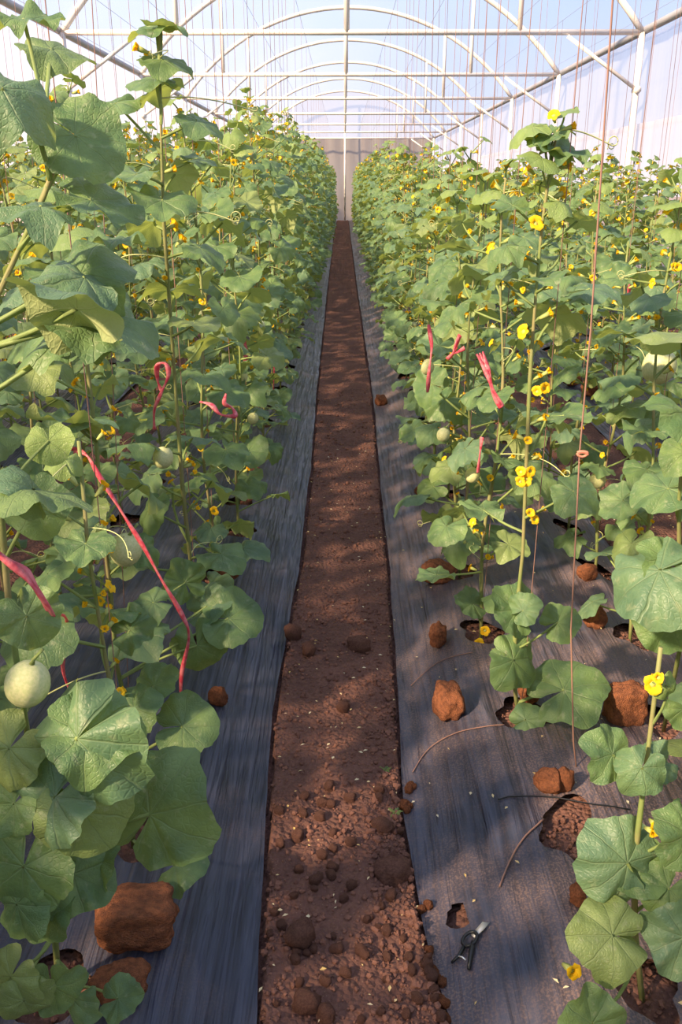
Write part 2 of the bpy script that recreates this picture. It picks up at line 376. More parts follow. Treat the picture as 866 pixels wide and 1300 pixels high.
# ------------------------------------------------------------------ mulch films with real planting holes
def build_film(nm, fa, fb, label, fine):
    if fine:
        ys = np.concatenate([np.arange(-2.0, 0.8, 0.2), np.arange(0.8, 5.0, 0.016), np.arange(5.0, 12, 0.06), np.arange(12, 42.2, 0.25)]); nu = 80
    else:
        ys = np.concatenate([np.arange(-2.0, 3, 0.2), np.arange(3, 12, 0.05), np.arange(12, 42.2, 0.25)]); nu = 26
    u = np.linspace(0, 1, nu)
    A = fa(ys)[:, None]; B = fb(ys)[:, None]
    X = A + (B - A) * u[None, :]; Y = np.repeat(ys[:, None], nu, 1)
    # slightly ragged edge
    rag = 0.014 * (fbm(ys * 4, ys * 0, 3, 77) - 0.5)
    X = X + rag[:, None] * (np.exp(-u / 0.04)[None, :] + np.exp(-(1 - u) / 0.04)[None, :])
    hole = np.zeros(X.shape, bool)
    hs = [(p['x'], p['y'], 0.062 + 0.02 * ((i * 37) % 10) / 10, 0.075 + 0.02 * ((i * 53) % 10) / 10) for i, p in enumerate(plants) if p['y'] < 11] + EXTRA_HOLES
    for hx, hy, ra, rb in hs:
        if not (A.min() - .1 < hx < B.max() + .1): continue
        sel = (np.abs(Y - hy) < 0.3) & (np.abs(X - hx) < 0.3)
        if not sel.any(): continue
        dx = (X - hx); dy = (Y - hy); th = np.arctan2(dy, dx)
        k = 1 + 0.16 * np.sin(3 * th + hx * 40) + 0.10 * np.sin(5 * th + hy * 30)
        rr = np.sqrt((dx / ra) ** 2 + (dy / rb) ** 2) / k
        ins = sel & (rr < 0.72); hole |= ins
        near = sel & (rr >= 0.72) & (rr < 1.25)
        s = np.where(near, (1.0 + 0.12 * np.clip((rr - 1) / .25, 0, 1)) / np.maximum(rr, .05), 1.0)
        X = np.where(near, hx + dx * s, X); Y = np.where(near, hy + dy * s, Y)
    Z = film_z(X, Y); Z = np.where(Z < -1, -0.006, Z)
    i = np.arange(X.size).reshape(X.shape)
    f = np.stack([i[:-1, :-1], i[:-1, 1:], i[1:, 1:], i[1:, :-1]], -1).reshape(-1, 4)
    bad = hole.ravel()[f].any(1); f = f[~bad]
    v = np.stack([X.ravel(), Y.ravel(), Z.ravel()], 1)
    used = np.zeros(len(v), bool); used[f.ravel()] = True; remap = np.cumsum(used) - 1
    me = bpy.data.meshes.new('mulch_film'); me.from_pydata(v[used].tolist(), [], remap[f].tolist()); me.materials.append(M['mulch_dusty'] if nm == 'R1' else M['mulch'])
    me.polygons.foreach_set('use_smooth', np.ones(len(f), bool)); me.update()
    o = obj('mulch_film', me); tag(o, label, 'mulch film', 'black plastic films over the beds')
    return o
BED_LABEL = {'R1': 'black plastic mulch film under the clippers, dusty brown beside the soil path',
             'L1': 'black plastic mulch film across the soil path from the clippers, with pink ribbons above it',
             'R2': 'black plastic mulch film one bed out from the clippers toward the curtain wall',
             'L2': 'black plastic mulch film behind the vines tied with pink ribbons',
             'R3': 'narrow black mulch film along the curtain wall, two beds out from the clippers',
             'L3': 'narrow black mulch film along the curtain wall, far behind the pink-ribboned vines'}
for nm, fa, fb in BEDS: build_film(nm, fa, fb, BED_LABEL[nm], nm in ('R1', 'L1'))

# ------------------------------------------------------------------ greenhouse shell
XL, XR, BEAM_Z, RISE = -3.78, 3.98, 3.49, 1.89
XC = (XL + XR) / 2; HALF = (XR - XL) / 2
ARC_R = (HALF ** 2 + RISE ** 2) / (2 * RISE)
def arch_z(x, extra=0.0):
    return BEAM_Z + RISE - ARC_R + math.sqrt(max((ARC_R + extra) ** 2 - (x - XC) ** 2, 0))
FR_D = [13.1 + 4.8 * i for i in range(7)]
ORD = ['seventh', 'sixth', 'fifth', 'fourth', 'third', 'second', 'first']
for i, d in enumerate(FR_D):
    root = empty('steel_frame', (XC, d, 0))
    tag(root, f'white arched steel roof frame, {ORD[i]} counting from the beige end wall', 'frame', 'arched steel frames of the greenhouse')
    def part(name, fn):
        b = MB(); fn(b); m = b.mesh(name, M['steel']); o = obj(name, m, root); o.matrix_basis = Matrix.Translation((-XC, -d, 0)); return o
    for X in (XL, XR): part('post', lambda b: b.tube([(X, d, -0.05), (X, d, BEAM_Z)], 0.043, 10))
    part('centre_post', lambda b: b.tube([(0.03, d, BEAM_Z if i < 6 else 0), (0.03, d, arch_z(0.03))], 0.04, 10))
    part('tie_beam', lambda b: b.tube([(XL, d, BEAM_Z), (XR, d, BEAM_Z)], 0.036, 10))
    part('arch', lambda b: b.tube([(XC + HALF * math.sin(a) / math.sin(math.asin(HALF / ARC_R)), d, arch_z(XC + HALF * math.sin(a) / (HALF / ARC_R))) for a in np.linspace(-math.asin(HALF / ARC_R), math.asin(HALF / ARC_R), 33)], 0.044, 10))
    for X in (-2.24, 2.34): part('strut', lambda b: b.tube([(X, d, BEAM_Z), (X, d, arch_z(X))], 0.034, 8))
    part('brace', lambda b: b.tube([(2.98, d - .03, BEAM_Z - .05), (XR, d - .03, BEAM_Z - .70)], 0.026, 8))
    part('brace', lambda b: b.tube([(-2.80, d - .03, BEAM_Z - .05), (XL, d - .03, BEAM_Z - .70)], 0.026, 8))
    for X in (XL, XR):
        part('bracket', lambda b: b.tube([(X, d - .075, BEAM_Z - .70), (X, d + .06, BEAM_Z - .70)], 0.05, 8))

def wall(name, X, z0, z1, mat, seed, amp):
    ys = np.arange(-2.5, 42.6, 0.055)
    zs = [z0, z0 + (z1 - z0) * .33, z0 + (z1 - z0) * .66, z1]
    v = []; 
    for j, z in enumerate(zs):
        wv = amp * (fbm(ys * 3.0, ys * 0 + j * 0.35, 3, seed) - 0.5)
        v += [(X + float(w), float(y), z) for w, y in zip(wv, ys)]
    n = len(ys); f = [(j * n + k, j * n + k + 1, (j + 1) * n + k + 1, (j + 1) * n + k) for j in range(3) for k in range(n - 1)]
    me = bpy.data.meshes.new(name); me.from_pydata(v, [], f); me.materials.append(mat)
    me.polygons.foreach_set('use_smooth', np.ones(len(f), bool))
    return obj(name, me)
for side, X, sgn in (('right', XR + .13, 1), ('left', XL - .13, -1)):
    w = wall('wall_' + side, X, -0.03, 2.38, M['wall'], 3 + sgn, 0.10); tag(w, 'pinkish white curtain sheeting wall', kind='structure')
    u = wall('upper_sheet', X + .05 * sgn, 2.30, BEAM_Z + .02, M['wall_up'], 13 + sgn, 0.05); u.parent = w
for n, X in ((1, XR + .05), (2, XL - .05)):
    b = MB(); b.tube([(X, y, BEAM_Z + .03) for y in np.linspace(-2.5, 42.5, 20)], 0.05, 8)
    tag(obj('trim_%d' % n, b.mesh('trim', M['pipe'])), 'grey eave pipe along the top of the curtain wall', kind='structure')
b = MB(); th = math.asin(HALF / ARC_R) + 0.03; na = 28; yy = np.linspace(-2.5, 42.6, 60)
vv = []; ff = []
for y in yy:
    for a in np.linspace(-th, th, na):
        rr = ARC_R + 0.075 - 0.02 * math.cos(2 * math.pi * (y - 13.1) / 4.8)
        vv.append((XC + rr * math.sin(a), float(y), BEAM_Z + RISE - ARC_R + rr * math.cos(a)))
for j in range(len(yy) - 1):
    for k in range(na - 1): ff.append((j * na + k, j * na + k + 1, (j + 1) * na + k + 1, (j + 1) * na + k))
b.add(vv, ff); tag(obj('ceiling', b.mesh('ceiling', M['roof'])), 'milky blue-white arched roof sheeting', kind='structure')
# end wall: net up to the beam, clear gable above
b = MB(); v = []; f = []; nx = 60
for z in (-0.03, 1.2, 2.4, BEAM_Z):
    for x in np.linspace(XL - .1, XR + .1, nx): v.append((float(x), 42.45 + 0.05 * math.sin(x * 9 + z), z))
for j in range(3):
    for k in range(nx - 1): f.append((j * nx + k, j * nx + k + 1, (j + 1) * nx + k + 1, (j + 1) * nx + k))
b.add(v, f); back = obj('wall_back', b.mesh('wall_back', M['end'])); tag(back, 'beige net end wall at the far end of the path', kind='structure')
b = MB(); v = []; f = []
for x in np.linspace(XL, XR, 41):
    v.append((float(x), 42.45, BEAM_Z)); v.append((float(x), 42.45, arch_z(float(x)) + .06))
for k in range(40): f.append((2 * k, 2 * k + 2, 2 * k + 3, 2 * k + 1))
b.add(v, f); gb = obj('gable_sheet', b.mesh('gable_sheet', M['wall_up'])); gb.parent = back

# ------------------------------------------------------------------ leaf meshes
def leaf_geo(seed, na=52, nr=7, simple=False):
    """unit melon leaf: rounded kidney outline with shallow lobes, notch at the stalk, raised blade between the veins"""
    r = random.Random(seed)
    lob = r.uniform(0.012, 0.048); droop = r.uniform(-0.25, 0.55); fold = r.uniform(-0.15, 0.50); wav = r.uniform(0.03, 0.085)
    ph = r.uniform(0, 6.28); ph2 = r.uniform(0, 6.28); ph3 = r.uniform(0, 6.28); tipcurl = r.uniform(-0.2, 1.0); asym = r.uniform(-.10, .10); sc = (r.uniform(-0.4, 0.9), r.uniform(-0.4, 0.9))
    nw = r.choice((3, 4, 5)); dents = r.choice((15, 17, 19))
    v = [(0.0, 0.0, 0.0)]; uv = [(0.0, 0.0)]; f = []
    gap = r.uniform(0.06, 0.2)
    def outline(t):
        a = abs(t)
        base = 0.515 + 0.03 * math.cos(t) + lob * math.cos(t * 2 * math.pi / 1.48)
        k = max(0.0, (a - 2.35) / (math.pi - gap - 2.35)); base *= 1 - 0.10 * k - 0.30 * k ** 4
        den = 0.0 if simple else 0.05 * mnoise.noise(Vector((math.cos(t) * 1.6, math.sin(t) * 1.6, seed * 3.1))) + 0.016 * abs(math.sin(t * dents * .5 + ph)) + 0.008 * math.sin(t * 37 + ph2)
        return base + den + asym * math.sin(t) * 0.4
    ang = np.linspace(-(math.pi - gap), math.pi - gap, na)
    for j in range(1, nr + 1):
        q = (j / nr) ** 0.8
        for t in ang:
            R = outline(t) * q
            x = R * math.sin(t); y = R * math.cos(t)
            fr = abs(((t / 0.74 + 10.5) % 1.0) - 0.5)
            z = 0.036 * math.sin(math.pi * fr) * q * (1.15 - q * .6)
            z += -droop * R * R + fold * abs(x) * 0.5 - 0.07 * q
            z += wav * q * q * math.sin(nw * t + ph) + wav * 0.65 * q ** 3 * math.sin((2 * nw + 1) * t + ph2)
            z += 0.018 * math.sin(x * 19 + ph3) * math.sin(y * 17 + ph) * q + 0.05 * mnoise.noise(Vector((x * 4, y * 4, seed * 1.7))) * q
            if y > 0.2: z -= tipcurl * (y - 0.2) ** 2 * 1.8
            c = sc[0] if x > 0 else sc[1]
            if abs(x) > 0.2: z -= c * (abs(x) - 0.2) ** 2 * 2.0
            v.append((x, y, z)); uv.append((x, y))
    for k in range(na - 1): f.append((0, 1 + k + 1, 1 + k))
    for j in range(nr - 1):
        for k in range(na - 1):
            a = 1 + j * na + k; c = a + na
            f.append((a, a + 1, c + 1, c))
    return v, f, uv
NLEAF = 20
def leaf_mesh(name, geo, mat):
    b = MB(); b.add(*geo, tint=0.0); return b.mesh(name, mat)
LEAF = [leaf_mesh('leaf', leaf_geo(100 + i), M['leaf']) for i in range(NLEAF)]
YOUNG = [leaf_mesh('young_leaf', leaf_geo(300 + i, 24, 4), M['young']) for i in range(6)]
LOW = [leaf_geo(500 + i, 15, 2, True) for i in range(10)]
TINY = [leaf_geo(700 + i, 9, 1, True) for i in range(10)]

# unit petiole along +Z (radius 1, bent by a few radii)
def petiole_mesh(bend):
    b = MB(); v = []; f = []; n = 7
    for i, t in enumerate(np.linspace(0, 1, 6)):
        rr = (1.3, 1.05, 1, .95, .9, .85)[i]
        for k in range(n): v.append((bend * math.sin(math.pi * t) + rr * math.cos(2 * math.pi * k / n), rr * math.sin(2 * math.pi * k / n), float(t)))
    for i in range(5):
        for k in range(n): f.append((i * n + k, i * n + (k + 1) % n, (i + 1) * n + (k + 1) % n, (i + 1) * n + k))
    f.append(tuple(range(n - 1, -1, -1))); f.append(tuple(5 * n + k for k in range(n)))
    b.add(v, f); return b.mesh('petiole', M['petiole'])
PET = [petiole_mesh(x) for x in (-3, -1, 2.5, 4)]
def tendril_mesh(seed):
    r = random.Random(seed); b = MB(); pts = []; L = r.uniform(.12, .22); c = r.uniform(.5, 1.0)
    for t in np.linspace(0, 1, 12): pts.append(Vector((L * t, 0.04 * math.sin(t * 3 * c), -0.06 * t * t + 0.04 * t)))
    o = pts[-1]; rad = r.uniform(.008, .016); turns = r.uniform(1.0, 2.3)
    for t in np.linspace(0.05, 1, 24):
        a = t * turns * 2 * math.pi; rr = rad * (1.1 - .65 * t)
        pts.append(o + Vector((rad * .2 + rr * math.sin(a), 0.006 * t * turns, rr * (1 - math.cos(a)) - .01 * t)))
    b.tube(pts, [.0017 - .0009 * i / len(pts) for i in range(len(pts))], 4); return b.mesh('tendril', M['tendril'])
TEN = [tendril_mesh(i) for i in range(6)]
def flower_mesh(seed, low=False):
    r = random.Random(seed); b = MB(); openn = r.uniform(.3, .85)
    b.tube([(0, 0, -.016), (0, 0, -.004), (0, 0, .006)], [.003, .0055, .006], 5, mat=1)
    np_ = 5
    for k in range(np_):
        a = 2 * math.pi * k / np_ + r.uniform(-.15, .15); ca, sa = math.cos(a), math.sin(a)
        L = r.uniform(.015, .020) ; W = r.uniform(.006, .011)
        pts = [(0.002, -.004, .003), (0.002, .004, .003), (L * .5 * openn, -W, L * (.85 - .3 * openn)), (L * .5 * openn, W, L * (.85 - .3 * openn)),
               (L * .9 * openn, -W * .75, L * (1.15 - .75 * openn)), (L * .9 * openn, W * .75, L * (1.15 - .75 * openn)), (L * 1.12 * openn, 0, L * (1.1 - .85 * openn))]
        b.add([(x * ca - y * sa, x * sa + y * ca, z) for x, y, z in pts], [(0, 2, 3, 1), (2, 4, 5, 3), (4, 6, 5)])
    return b.mesh('flower', [M['petal'], M['calyx']])
FLO = [flower_mesh(i) for i in range(6)]
def melon_mesh():
    b = MB(); v = []; f = []; nu, nv = 40, 20
    for j in range(nv + 1):
        t = math.pi * j / nv
        for k in range(nu):
            a = 2 * math.pi * k / nu; rb = 1 - 0.022 * (1 - abs(math.cos(5 * a))) * math.sin(t)
            v.append((math.sin(t) * math.cos(a) * .5 * rb, math.sin(t) * math.sin(a) * .5 * rb, -math.cos(t) * .55 + (0.03 * math.exp(-(math.pi - t) * 6) * -1)))
    for j in range(nv):
        for k in range(nu): f.append((j * nu + k, j * nu + (k + 1) % nu, (j + 1) * nu + (k + 1) % nu, (j + 1) * nu + k))
    b.add(v, f); return b.mesh('melon', M['melon'])
MEL = melon_mesh()
b = MB(); b.tube([(0, 0, .5), (.02, 0, .66), (.10, .03, .82), (.16, .05, .95)], [.07, .045, .04, .045], 6); MELSTALK = b.mesh('fruit_stalk', M['petiole'])

# ------------------------------------------------------------------ plant growth
UP = Vector((0, 0, 1))
def frame_from(y_dir, z_hint):
    y = y_dir.normalized(); z = z_hint - y * z_hint.dot(y)
    if z.length < 1e-3: z = UP - y * UP.dot(y)
    z.normalize(); x = y.cross(z)
    return Matrix((x, y, z)).transposed()
def grow(r, H, lean=(0, 0), z_from=0.12, size=1.0, gapf=1.0, stem_pts=None):
    """one climbing vine in local coordinates: stem points, leaves, flowers, tendrils"""
    if stem_pts is None:
        n = max(5, int(H / 0.12)); px = r.uniform(0, 6); py = r.uniform(0, 6); pts = []
        for i in range(n + 1):
            t = i / n
            pts.append(Vector((lean[0] * t + .018 * math.sin(px + t * 9) * min(1, t * 4), lean[1] * t + .018 * math.sin(py + t * 8) * min(1, t * 4), -0.03 + (H + .03) * t)))
    else: pts = [Vector(p) for p in stem_pts]
    def at(z):
        for a, c in zip(pts[:-1], pts[1:]):
            if a.z <= z <= c.z: return a.lerp(c, (z - a.z) / max(c.z - a.z, 1e-6))
        return pts[-1].copy() if z > pts[-1].z else pts[0].copy()
    Htop = pts[-1].z
    leaves = []; flowers = []; tendrils = []
    z = z_from; phi = r.uniform(0, 6.28)
    while z < Htop:
        node = at(z); top = (Htop - z)
        s = r.uniform(.118, .178) * size
        if z < .30: s *= r.uniform(.8, 1.05)
        young = top < .20
        if top < .45: s *= 0.52 + 1.0 * top
        if young: s = r.uniform(.06, .105)
        phi += 2.5 + r.uniform(-.6, .6)
        out = Vector((math.cos(phi), math.sin(phi), 0))
        L = r.uniform(.09, .165) * (0.55 if young else 1) * (1.35 if z < .7 else 1)
        el = r.uniform(.15, .85) if not young else r.uniform(.6, 1.2)
        att = node + (out * math.cos(el) + UP * math.sin(el)) * L
        dz = r.uniform(-.75, .10)
        ydir = (out + UP * dz + Vector((r.uniform(-.4, .4), r.uniform(-.4, .4), 0)))
        nrm = UP * r.uniform(.7, 1.0) + out * r.uniform(.1, .65) - SUN_DIR * .25 + Vector((r.uniform(-.5, .5), r.uniform(-.5, .5), 0))
        leaves.append((node, att, frame_from(ydir, nrm), s, young))
        if r.random() < .62 and z > .2 or young and r.random() < .6:
            for q in range(r.choice((1, 1, 2))):
                a2 = phi + r.uniform(-1.2, 1.2); o2 = Vector((math.cos(a2), math.sin(a2), r.uniform(.1, .9)))
                flowers.append((node + o2 * r.uniform(.018, .05), o2, r.uniform(.8, 1.25)))
        if r.random() < .16: tendrils.append((node, phi + r.uniform(1, 4), r.uniform(.8, 1.3)))
        z += r.uniform(.048, .084) * gapf * (.85 if z < .8 else 1) * (.62 if top < .5 else 1)
    return dict(pts=pts, leaves=leaves, flowers=flowers, tendrils=tendrils)

def mat_from(rot, loc, sx, sy=None, sz=None):
    sy = sx if sy is None else sy; sz = sx if sz is None else sz
    return Matrix.LocRotScale(loc, rot.to_quaternion(), Vector((sx, sy, sz)))
def look_z(direction):
    return direction.to_track_quat('Z', 'Y')

def stem_into(b, g, petioles, rbase=.0072, n=7):
    pts = g['pts']; m = len(pts)
    rad = [max(.0032, rbase * (1 - .6 * i / m)) * (1 + .14 * ((i * 7) % 3 - 1)) for i in range(m)]
    b.tube(pts, rad, n)
    if petioles:
        for node, att, rot, s, yg in g['leaves']: b.tube([node, node.lerp(att, .5) + UP * .008, att], [.0042, .0035, .003], 4, cap=False)

def build_plant_parts(root, g, r, full):
    """children of one plant: stem, leaves, petioles, flowers, tendrils"""
    b = MB(); stem_into(b, g, not full); obj('stem', b.mesh('stem', M['stem']), root)
    for node, att, rot, s, yg in g['leaves']:
        me = r.choice(YOUNG) if yg else r.choice(LEAF)
        obj('leaf', me, root, mat_from(rot, att, s * r.choice((-1, 1)) if False else s))
        if full:
            dv = att - node; L = dv.length; rd = .0026 if yg else .0042 * (s / .17) ** .5
            obj('petiole', r.choice(PET), root, Matrix.LocRotScale(node, look_z(dv), Vector((rd, rd, L))))
    for pos, dr, s in g['flowers']:
        obj('flower', r.choice(FLO), root, Matrix.LocRotScale(pos, look_z(dr), Vector((s, s, s))))
    if full:
        for pos, ph, s in g['tendrils']:
            obj('tendril', r.choice(TEN), root, Matrix.LocRotScale(pos, Matrix.Rotation(ph, 3, 'Z').to_quaternion(), Vector((s, s, s))))

def add_melon(root, wpos, size, label):
    loc = wpos - root.location
    o = obj('melon', MEL, root, Matrix.LocRotScale(loc, Matrix.Rotation(0.3, 3, 'Y').to_quaternion(), Vector((size, size, size)))); o['label'] = label
    obj('fruit_stalk', MELSTALK, o, Matrix.Identity(4))
    return o

# ------------------------------------------------------------------ hero plants: stem pixels with depth, leaves by attachment and tip
CAMV = Vector((0, -0.92, 0.39))     # toward the camera
def H_(x=0.0, c=0.0, u=0.0): return Vector((x, 0, 0)) + CAMV * c + UP * u
HERO = {}
HERO[('L1', 0)] = dict(label='largest-leaved melon vine beside the soil path, bearing a fat melon behind a hanging ribbon',
    stem=[(76, 1262, 1.30), (66, 1150, 1.30), (48, 1020, 1.29), (30, 900, 1.28), (12, 780, 1.27), (0, 640, 1.26), (-12, 500, 1.26), (-5, 380, 1.26), (55, 250, 1.27), (72, 205, 1.27)], generic=False, melon=[(35, 868, 1.24, .074, 'round pale green melon half hidden by a drooping leaf')],
    leaves=[((2, 112, 1.18), (92, 150, 1.20), H_(.35, .75, .5)), ((96, 172, 1.28), (166, 226, 1.26), H_(.1, .75, .6)), ((52, 262, 1.22), (-20, 262, 1.16), H_(0, .25, 1)),
            ((116, 254, 1.28), (192, 285, 1.30), H_(.2, .5, .9)), ((103, 347, 1.28), (172, 306, 1.34), H_(.1, .9, .35)), ((97, 392, 1.18), (-8, 345, 1.16), H_(.2, -.5, .8)),
            ((108, 352, 1.26), (26, 322, 1.22), H_(.1, .35, 1)), ((122, 402, 1.26), (228, 424, 1.30), H_(.1, .35, 1)), ((92, 428, 1.30), (-4, 432, 1.24), H_(0, .3, 1)),
            ((30, 24, 1.32), (92, 22, 1.35), H_(0, .3, 1)), ((66, 62, 1.5), (132, 82, 1.5), H_(0, .4, .9)),
            ((42, 622, 1.14), (128, 628, 1.10), H_(.1, -.35, 1)), ((42, 622, 1.14), (0, 590, 1.08), H_(.2, .5, .9)), ((45, 640, 1.24), (60, 698, 1.2), H_(.0, .9, .4)), ((62, 560, 1.35), (70, 600, 1.3), H_(.1, .8, .6)),
            ((34, 782, 1.22), (62, 832, 1.20), H_(.2, .6, .8)), ((98, 938, 1.16), (26, 1020, 1.12), H_(.1, .85, .5)), ((112, 928, 1.18), (200, 938, 1.20), H_(.1, .8, .6)),
            ((70, 1012, 1.16), (20, 1080, 1.10), H_(-.1, .6, .8)), ((105, 1030, 1.16), (150, 1100, 1.12), H_(.1, .8, .5)), ((190, 1034, 1.30), (244, 945, 1.36), H_(.1, .75, .6)),
            ((140, 1000, 1.28), (170, 1058, 1.24), H_(.0, .6, .8)), ((92, 1110, 1.20), (156, 1140, 1.20), H_(.1, .8, .6)), ((30, 1100, 1.15), (20, 1190, 1.08), H_(-.1, .8, .6)),
            ((66, 1252, 1.14), (76, 1296, 1.12), H_(0, .7, .7)), ((14, 1240, 1.12), (-8, 1284, 1.10), H_(0, .7, .7)), ((150, 1268, 1.19), (188, 1262, 1.19), H_(.0, .6, .8)), ((22, 1148, 1.14), (-6, 1196, 1.12), H_(0, .7, .7)), ((62, 1150, 1.18), (30, 1192, 1.16), H_(.1, .6, .8)), ((92, 1268, 1.16), (64, 1300, 1.14), H_(0, .7, .7)), ((30, 1270, 1.10), (46, 1312, 1.08), H_(0, .7, .7)), ((120, 1090, 1.24), (88, 1130, 1.22), H_(0, .7, .7)), ((18, 1020, 1.18), (-12, 1060, 1.16), H_(.1, .7, .7)), ((12, 950, 1.2), (-30, 1010, 1.14), H_(.1, .7, .7))])
HERO[('L1', 1)] = dict(label='melon vine rooted by the big red clod, low leaf spread over the black film',
    stem=[(178, 1085, 1.74), (165, 1000, 1.74), (150, 930, 1.73), (128, 800, 1.72), (112, 700, 1.71), (100, 560, 1.70)], generic=True, zr=(.45, 1.0),
    leaves=[((222, 1098, 1.54), (268, 1084, 1.54), H_(0, .55, .9)), ((232, 922, 1.72), (290, 920, 1.72), H_(.05, .7, .7)), ((196, 870, 1.78), (232, 850, 1.8), H_(0, .7, .7)), ((170, 900, 1.7), (210, 880, 1.72), H_(0, .7, .7)), ((165, 800, 1.8), (205, 790, 1.8), H_(0, .7, .7))])
HERO[('L1', 2)] = dict(label='melon vine with a ripening melon and a long pink ribbon wound beside it',
    stem=[(150, 935, 2.25), (147, 840, 2.24), (140, 750, 2.23), (132, 680, 2.22), (122, 560, 2.2), (108, 440, 2.18), (96, 360, 2.15), (88, 270, 2.12), (86, 215, 2.1)], generic=True, zr=(.35, 1.5),
    melon=[(160, 698, 2.16, .086, 'round ripening melon with faint ribs')],
    leaves=[((95, 538, 2.05), (22, 520, 2.0), H_(.1, -.25, 1)), ((95, 538, 2.05), (150, 520, 2.1), H_(.1, -.2, 1)), ((290, 785, 2.35), (346, 785, 2.35), H_(.1, .7, .8)), ((195, 765, 2.2), (160, 775, 2.15), H_(0, .7, .7)), ((262, 770, 2.4), (300, 750, 2.4), H_(0, .7, .7)), ((235, 740, 2.4), (215, 705, 2.4), H_(0, .6, .8)), ((250, 820, 2.3), (262, 868, 2.25), H_(0, .8, .5)), ((110, 760, 2.2), (75, 765, 2.15), H_(0, .7, .7)), ((100, 712, 2.2), (66, 708, 2.15), H_(0, .6, .8))])
HERO[('L1', 3)] = dict(label='tall melon vine whose slim leafy top stands clear against the roof',
    stem=[(258, 842, 2.70), (245, 740, 2.66), (232, 620, 2.6), (222, 480, 2.55), (215, 380, 2.5), (208, 280, 2.46), (205, 180, 2.44), (203, 90, 2.42), (202, 30, 2.42)], generic=True, zr=(.25, 1.75),
    melon=[(207, 581, 2.5, .062, 'small green melon below the looped ribbon')],
    leaves=[((198, 38, 2.42), (150, 44, 2.40), H_(0, .1, 1)), ((205, 32, 2.42), (248, 38, 2.42), H_(0, .2, 1)), ((196, 100, 2.42), (146, 100, 2.38), H_(0, .4, .9)), ((206, 75, 2.42), (256, 84, 2.42), H_(0, .4, .9)), ((200, 78, 2.42), (192, 86, 2.34), H_(0, .7, .7))])
HERO[('R1', 0)] = dict(label='short melon plant with a snapped top, round pale leaves by the empty planting hole',
    stem=[(812, 1272, 1.30), (806, 1180, 1.30), (806, 1090, 1.31), (822, 960, 1.32), (832, 880, 1.33), (839, 822, 1.33)], generic=False,
    leaves=[((778, 1188, 1.20), (708, 1186, 1.20), H_(.1, .75, .7)), ((790, 1200, 1.22), (800, 1236, 1.14), H_(.1, .7, .7)), ((752, 1300, 1.10), (742, 1240, 1.16), H_(.0, .75, .7)), ((797, 1096, 1.28), (742, 1042, 1.32), H_(-.25, .8, .5)),
            ((806, 1098, 1.30), (866, 1090, 1.30), H_(.1, .8, .5)), ((850, 1128, 1.26), (820, 1165, 1.2), H_(.0, .8, .6)), ((778, 958, 1.30), (740, 930, 1.30), H_(0, .75, .6)), ((815, 975, 1.26), (792, 1016, 1.2), H_(.0, .8, .5)),
            ((835, 968, 1.34), (866, 985, 1.34), H_(0, .5, .9)), ((846, 870, 1.3), (852, 895, 1.28), H_(0, .8, .5)), ((870, 1190, 1.2), (846, 1255, 1.14), H_(0, .7, .7)), ((875, 1060, 1.26), (840, 1030, 1.24), H_(0, .7, .7))],
    flowers=[(828, 868, 1.31), (836, 860, 1.30), (831, 1046, 1.28), (826, 1054, 1.29), (723, 1230, 1.2)])
HERO[('R1', 2)] = dict(label='open melon vine by the empty planting hole, round leaf low on its stem',
    stem=[(655, 940, 2.25), (652, 860, 2.26), (655, 790, 2.27), (664, 700, 2.28), (668, 600, 2.28), (673, 480, 2.28), (680, 380, 2.28), (688, 290, 2.28), (698, 215, 2.28), (708, 165, 2.28)], generic=True, zr=(.62, 1.72), size=.9, gapf=.85,
    leaves=[((668, 914, 2.2), (700, 905, 2.2), H_(.0, .75, .7)), ((664, 914, 2.22), (652, 918, 2.2), H_(.0, .85, .4)), ((716, 876, 2.2), (782, 852, 2.24), H_(-.1, .5, .9)), ((652, 838, 2.22), (690, 868, 2.2), H_(0, .7, .7)), ((640, 835, 2.28), (628, 852, 2.2), H_(0, .7, .7)),
            ((708, 790, 2.25), (742, 775, 2.25), H_(0, .8, .6)), ((656, 775, 2.25), (620, 742, 2.27), H_(0, .7, .7)), ((664, 775, 2.22), (690, 760, 2.2), H_(0, .75, .6)),
            ((694, 172, 2.27), (664, 184, 2.24), H_(0, .5, .8)), ((712, 190, 2.28), (758, 198, 2.28), H_(0, .3, 1)), ((704, 168, 2.28), (732, 152, 2.3), H_(0, .4, .8)), ((700, 190, 2.28), (660, 170, 2.3), H_(0, .3, 1))],
    flowers=[(662, 600, 2.24), (668, 608, 2.24), (672, 598, 2.24), (660, 612, 2.23), (682, 498, 2.25), (688, 493, 2.25), (679, 286, 2.26), (647, 862, 2.24), (712, 205, 2.27), (672, 652, 2.25), (677, 660, 2.25)])
HERO[('R1', 3)] = dict(label='melon vine with clustered yellow flowers at its foot, second beyond the empty planting hole', generic=True, z_from=.15, H=1.60,
    leaves=[((600, 766, 2.78), (572, 758, 2.75), H_(0, .7, .7))], flowers=[(610, 832, 2.74), (618, 824, 2.74), (623, 828, 2.72), (608, 818, 2.74), (616, 800, 2.76), (622, 830, 2.7)],
    melon=[(600, 603, 2.72, .05, 'small oval green melon')])
HERO[('R1', 4)] = dict(label='melon vine with two small melons, third beyond the empty planting hole', generic=True, z_from=.12, H=1.58, melon=[(563, 552, 3.25, .052, 'small round green melon'), (543, 467, 3.3, .05, 'small green melon beside a ribbon')])
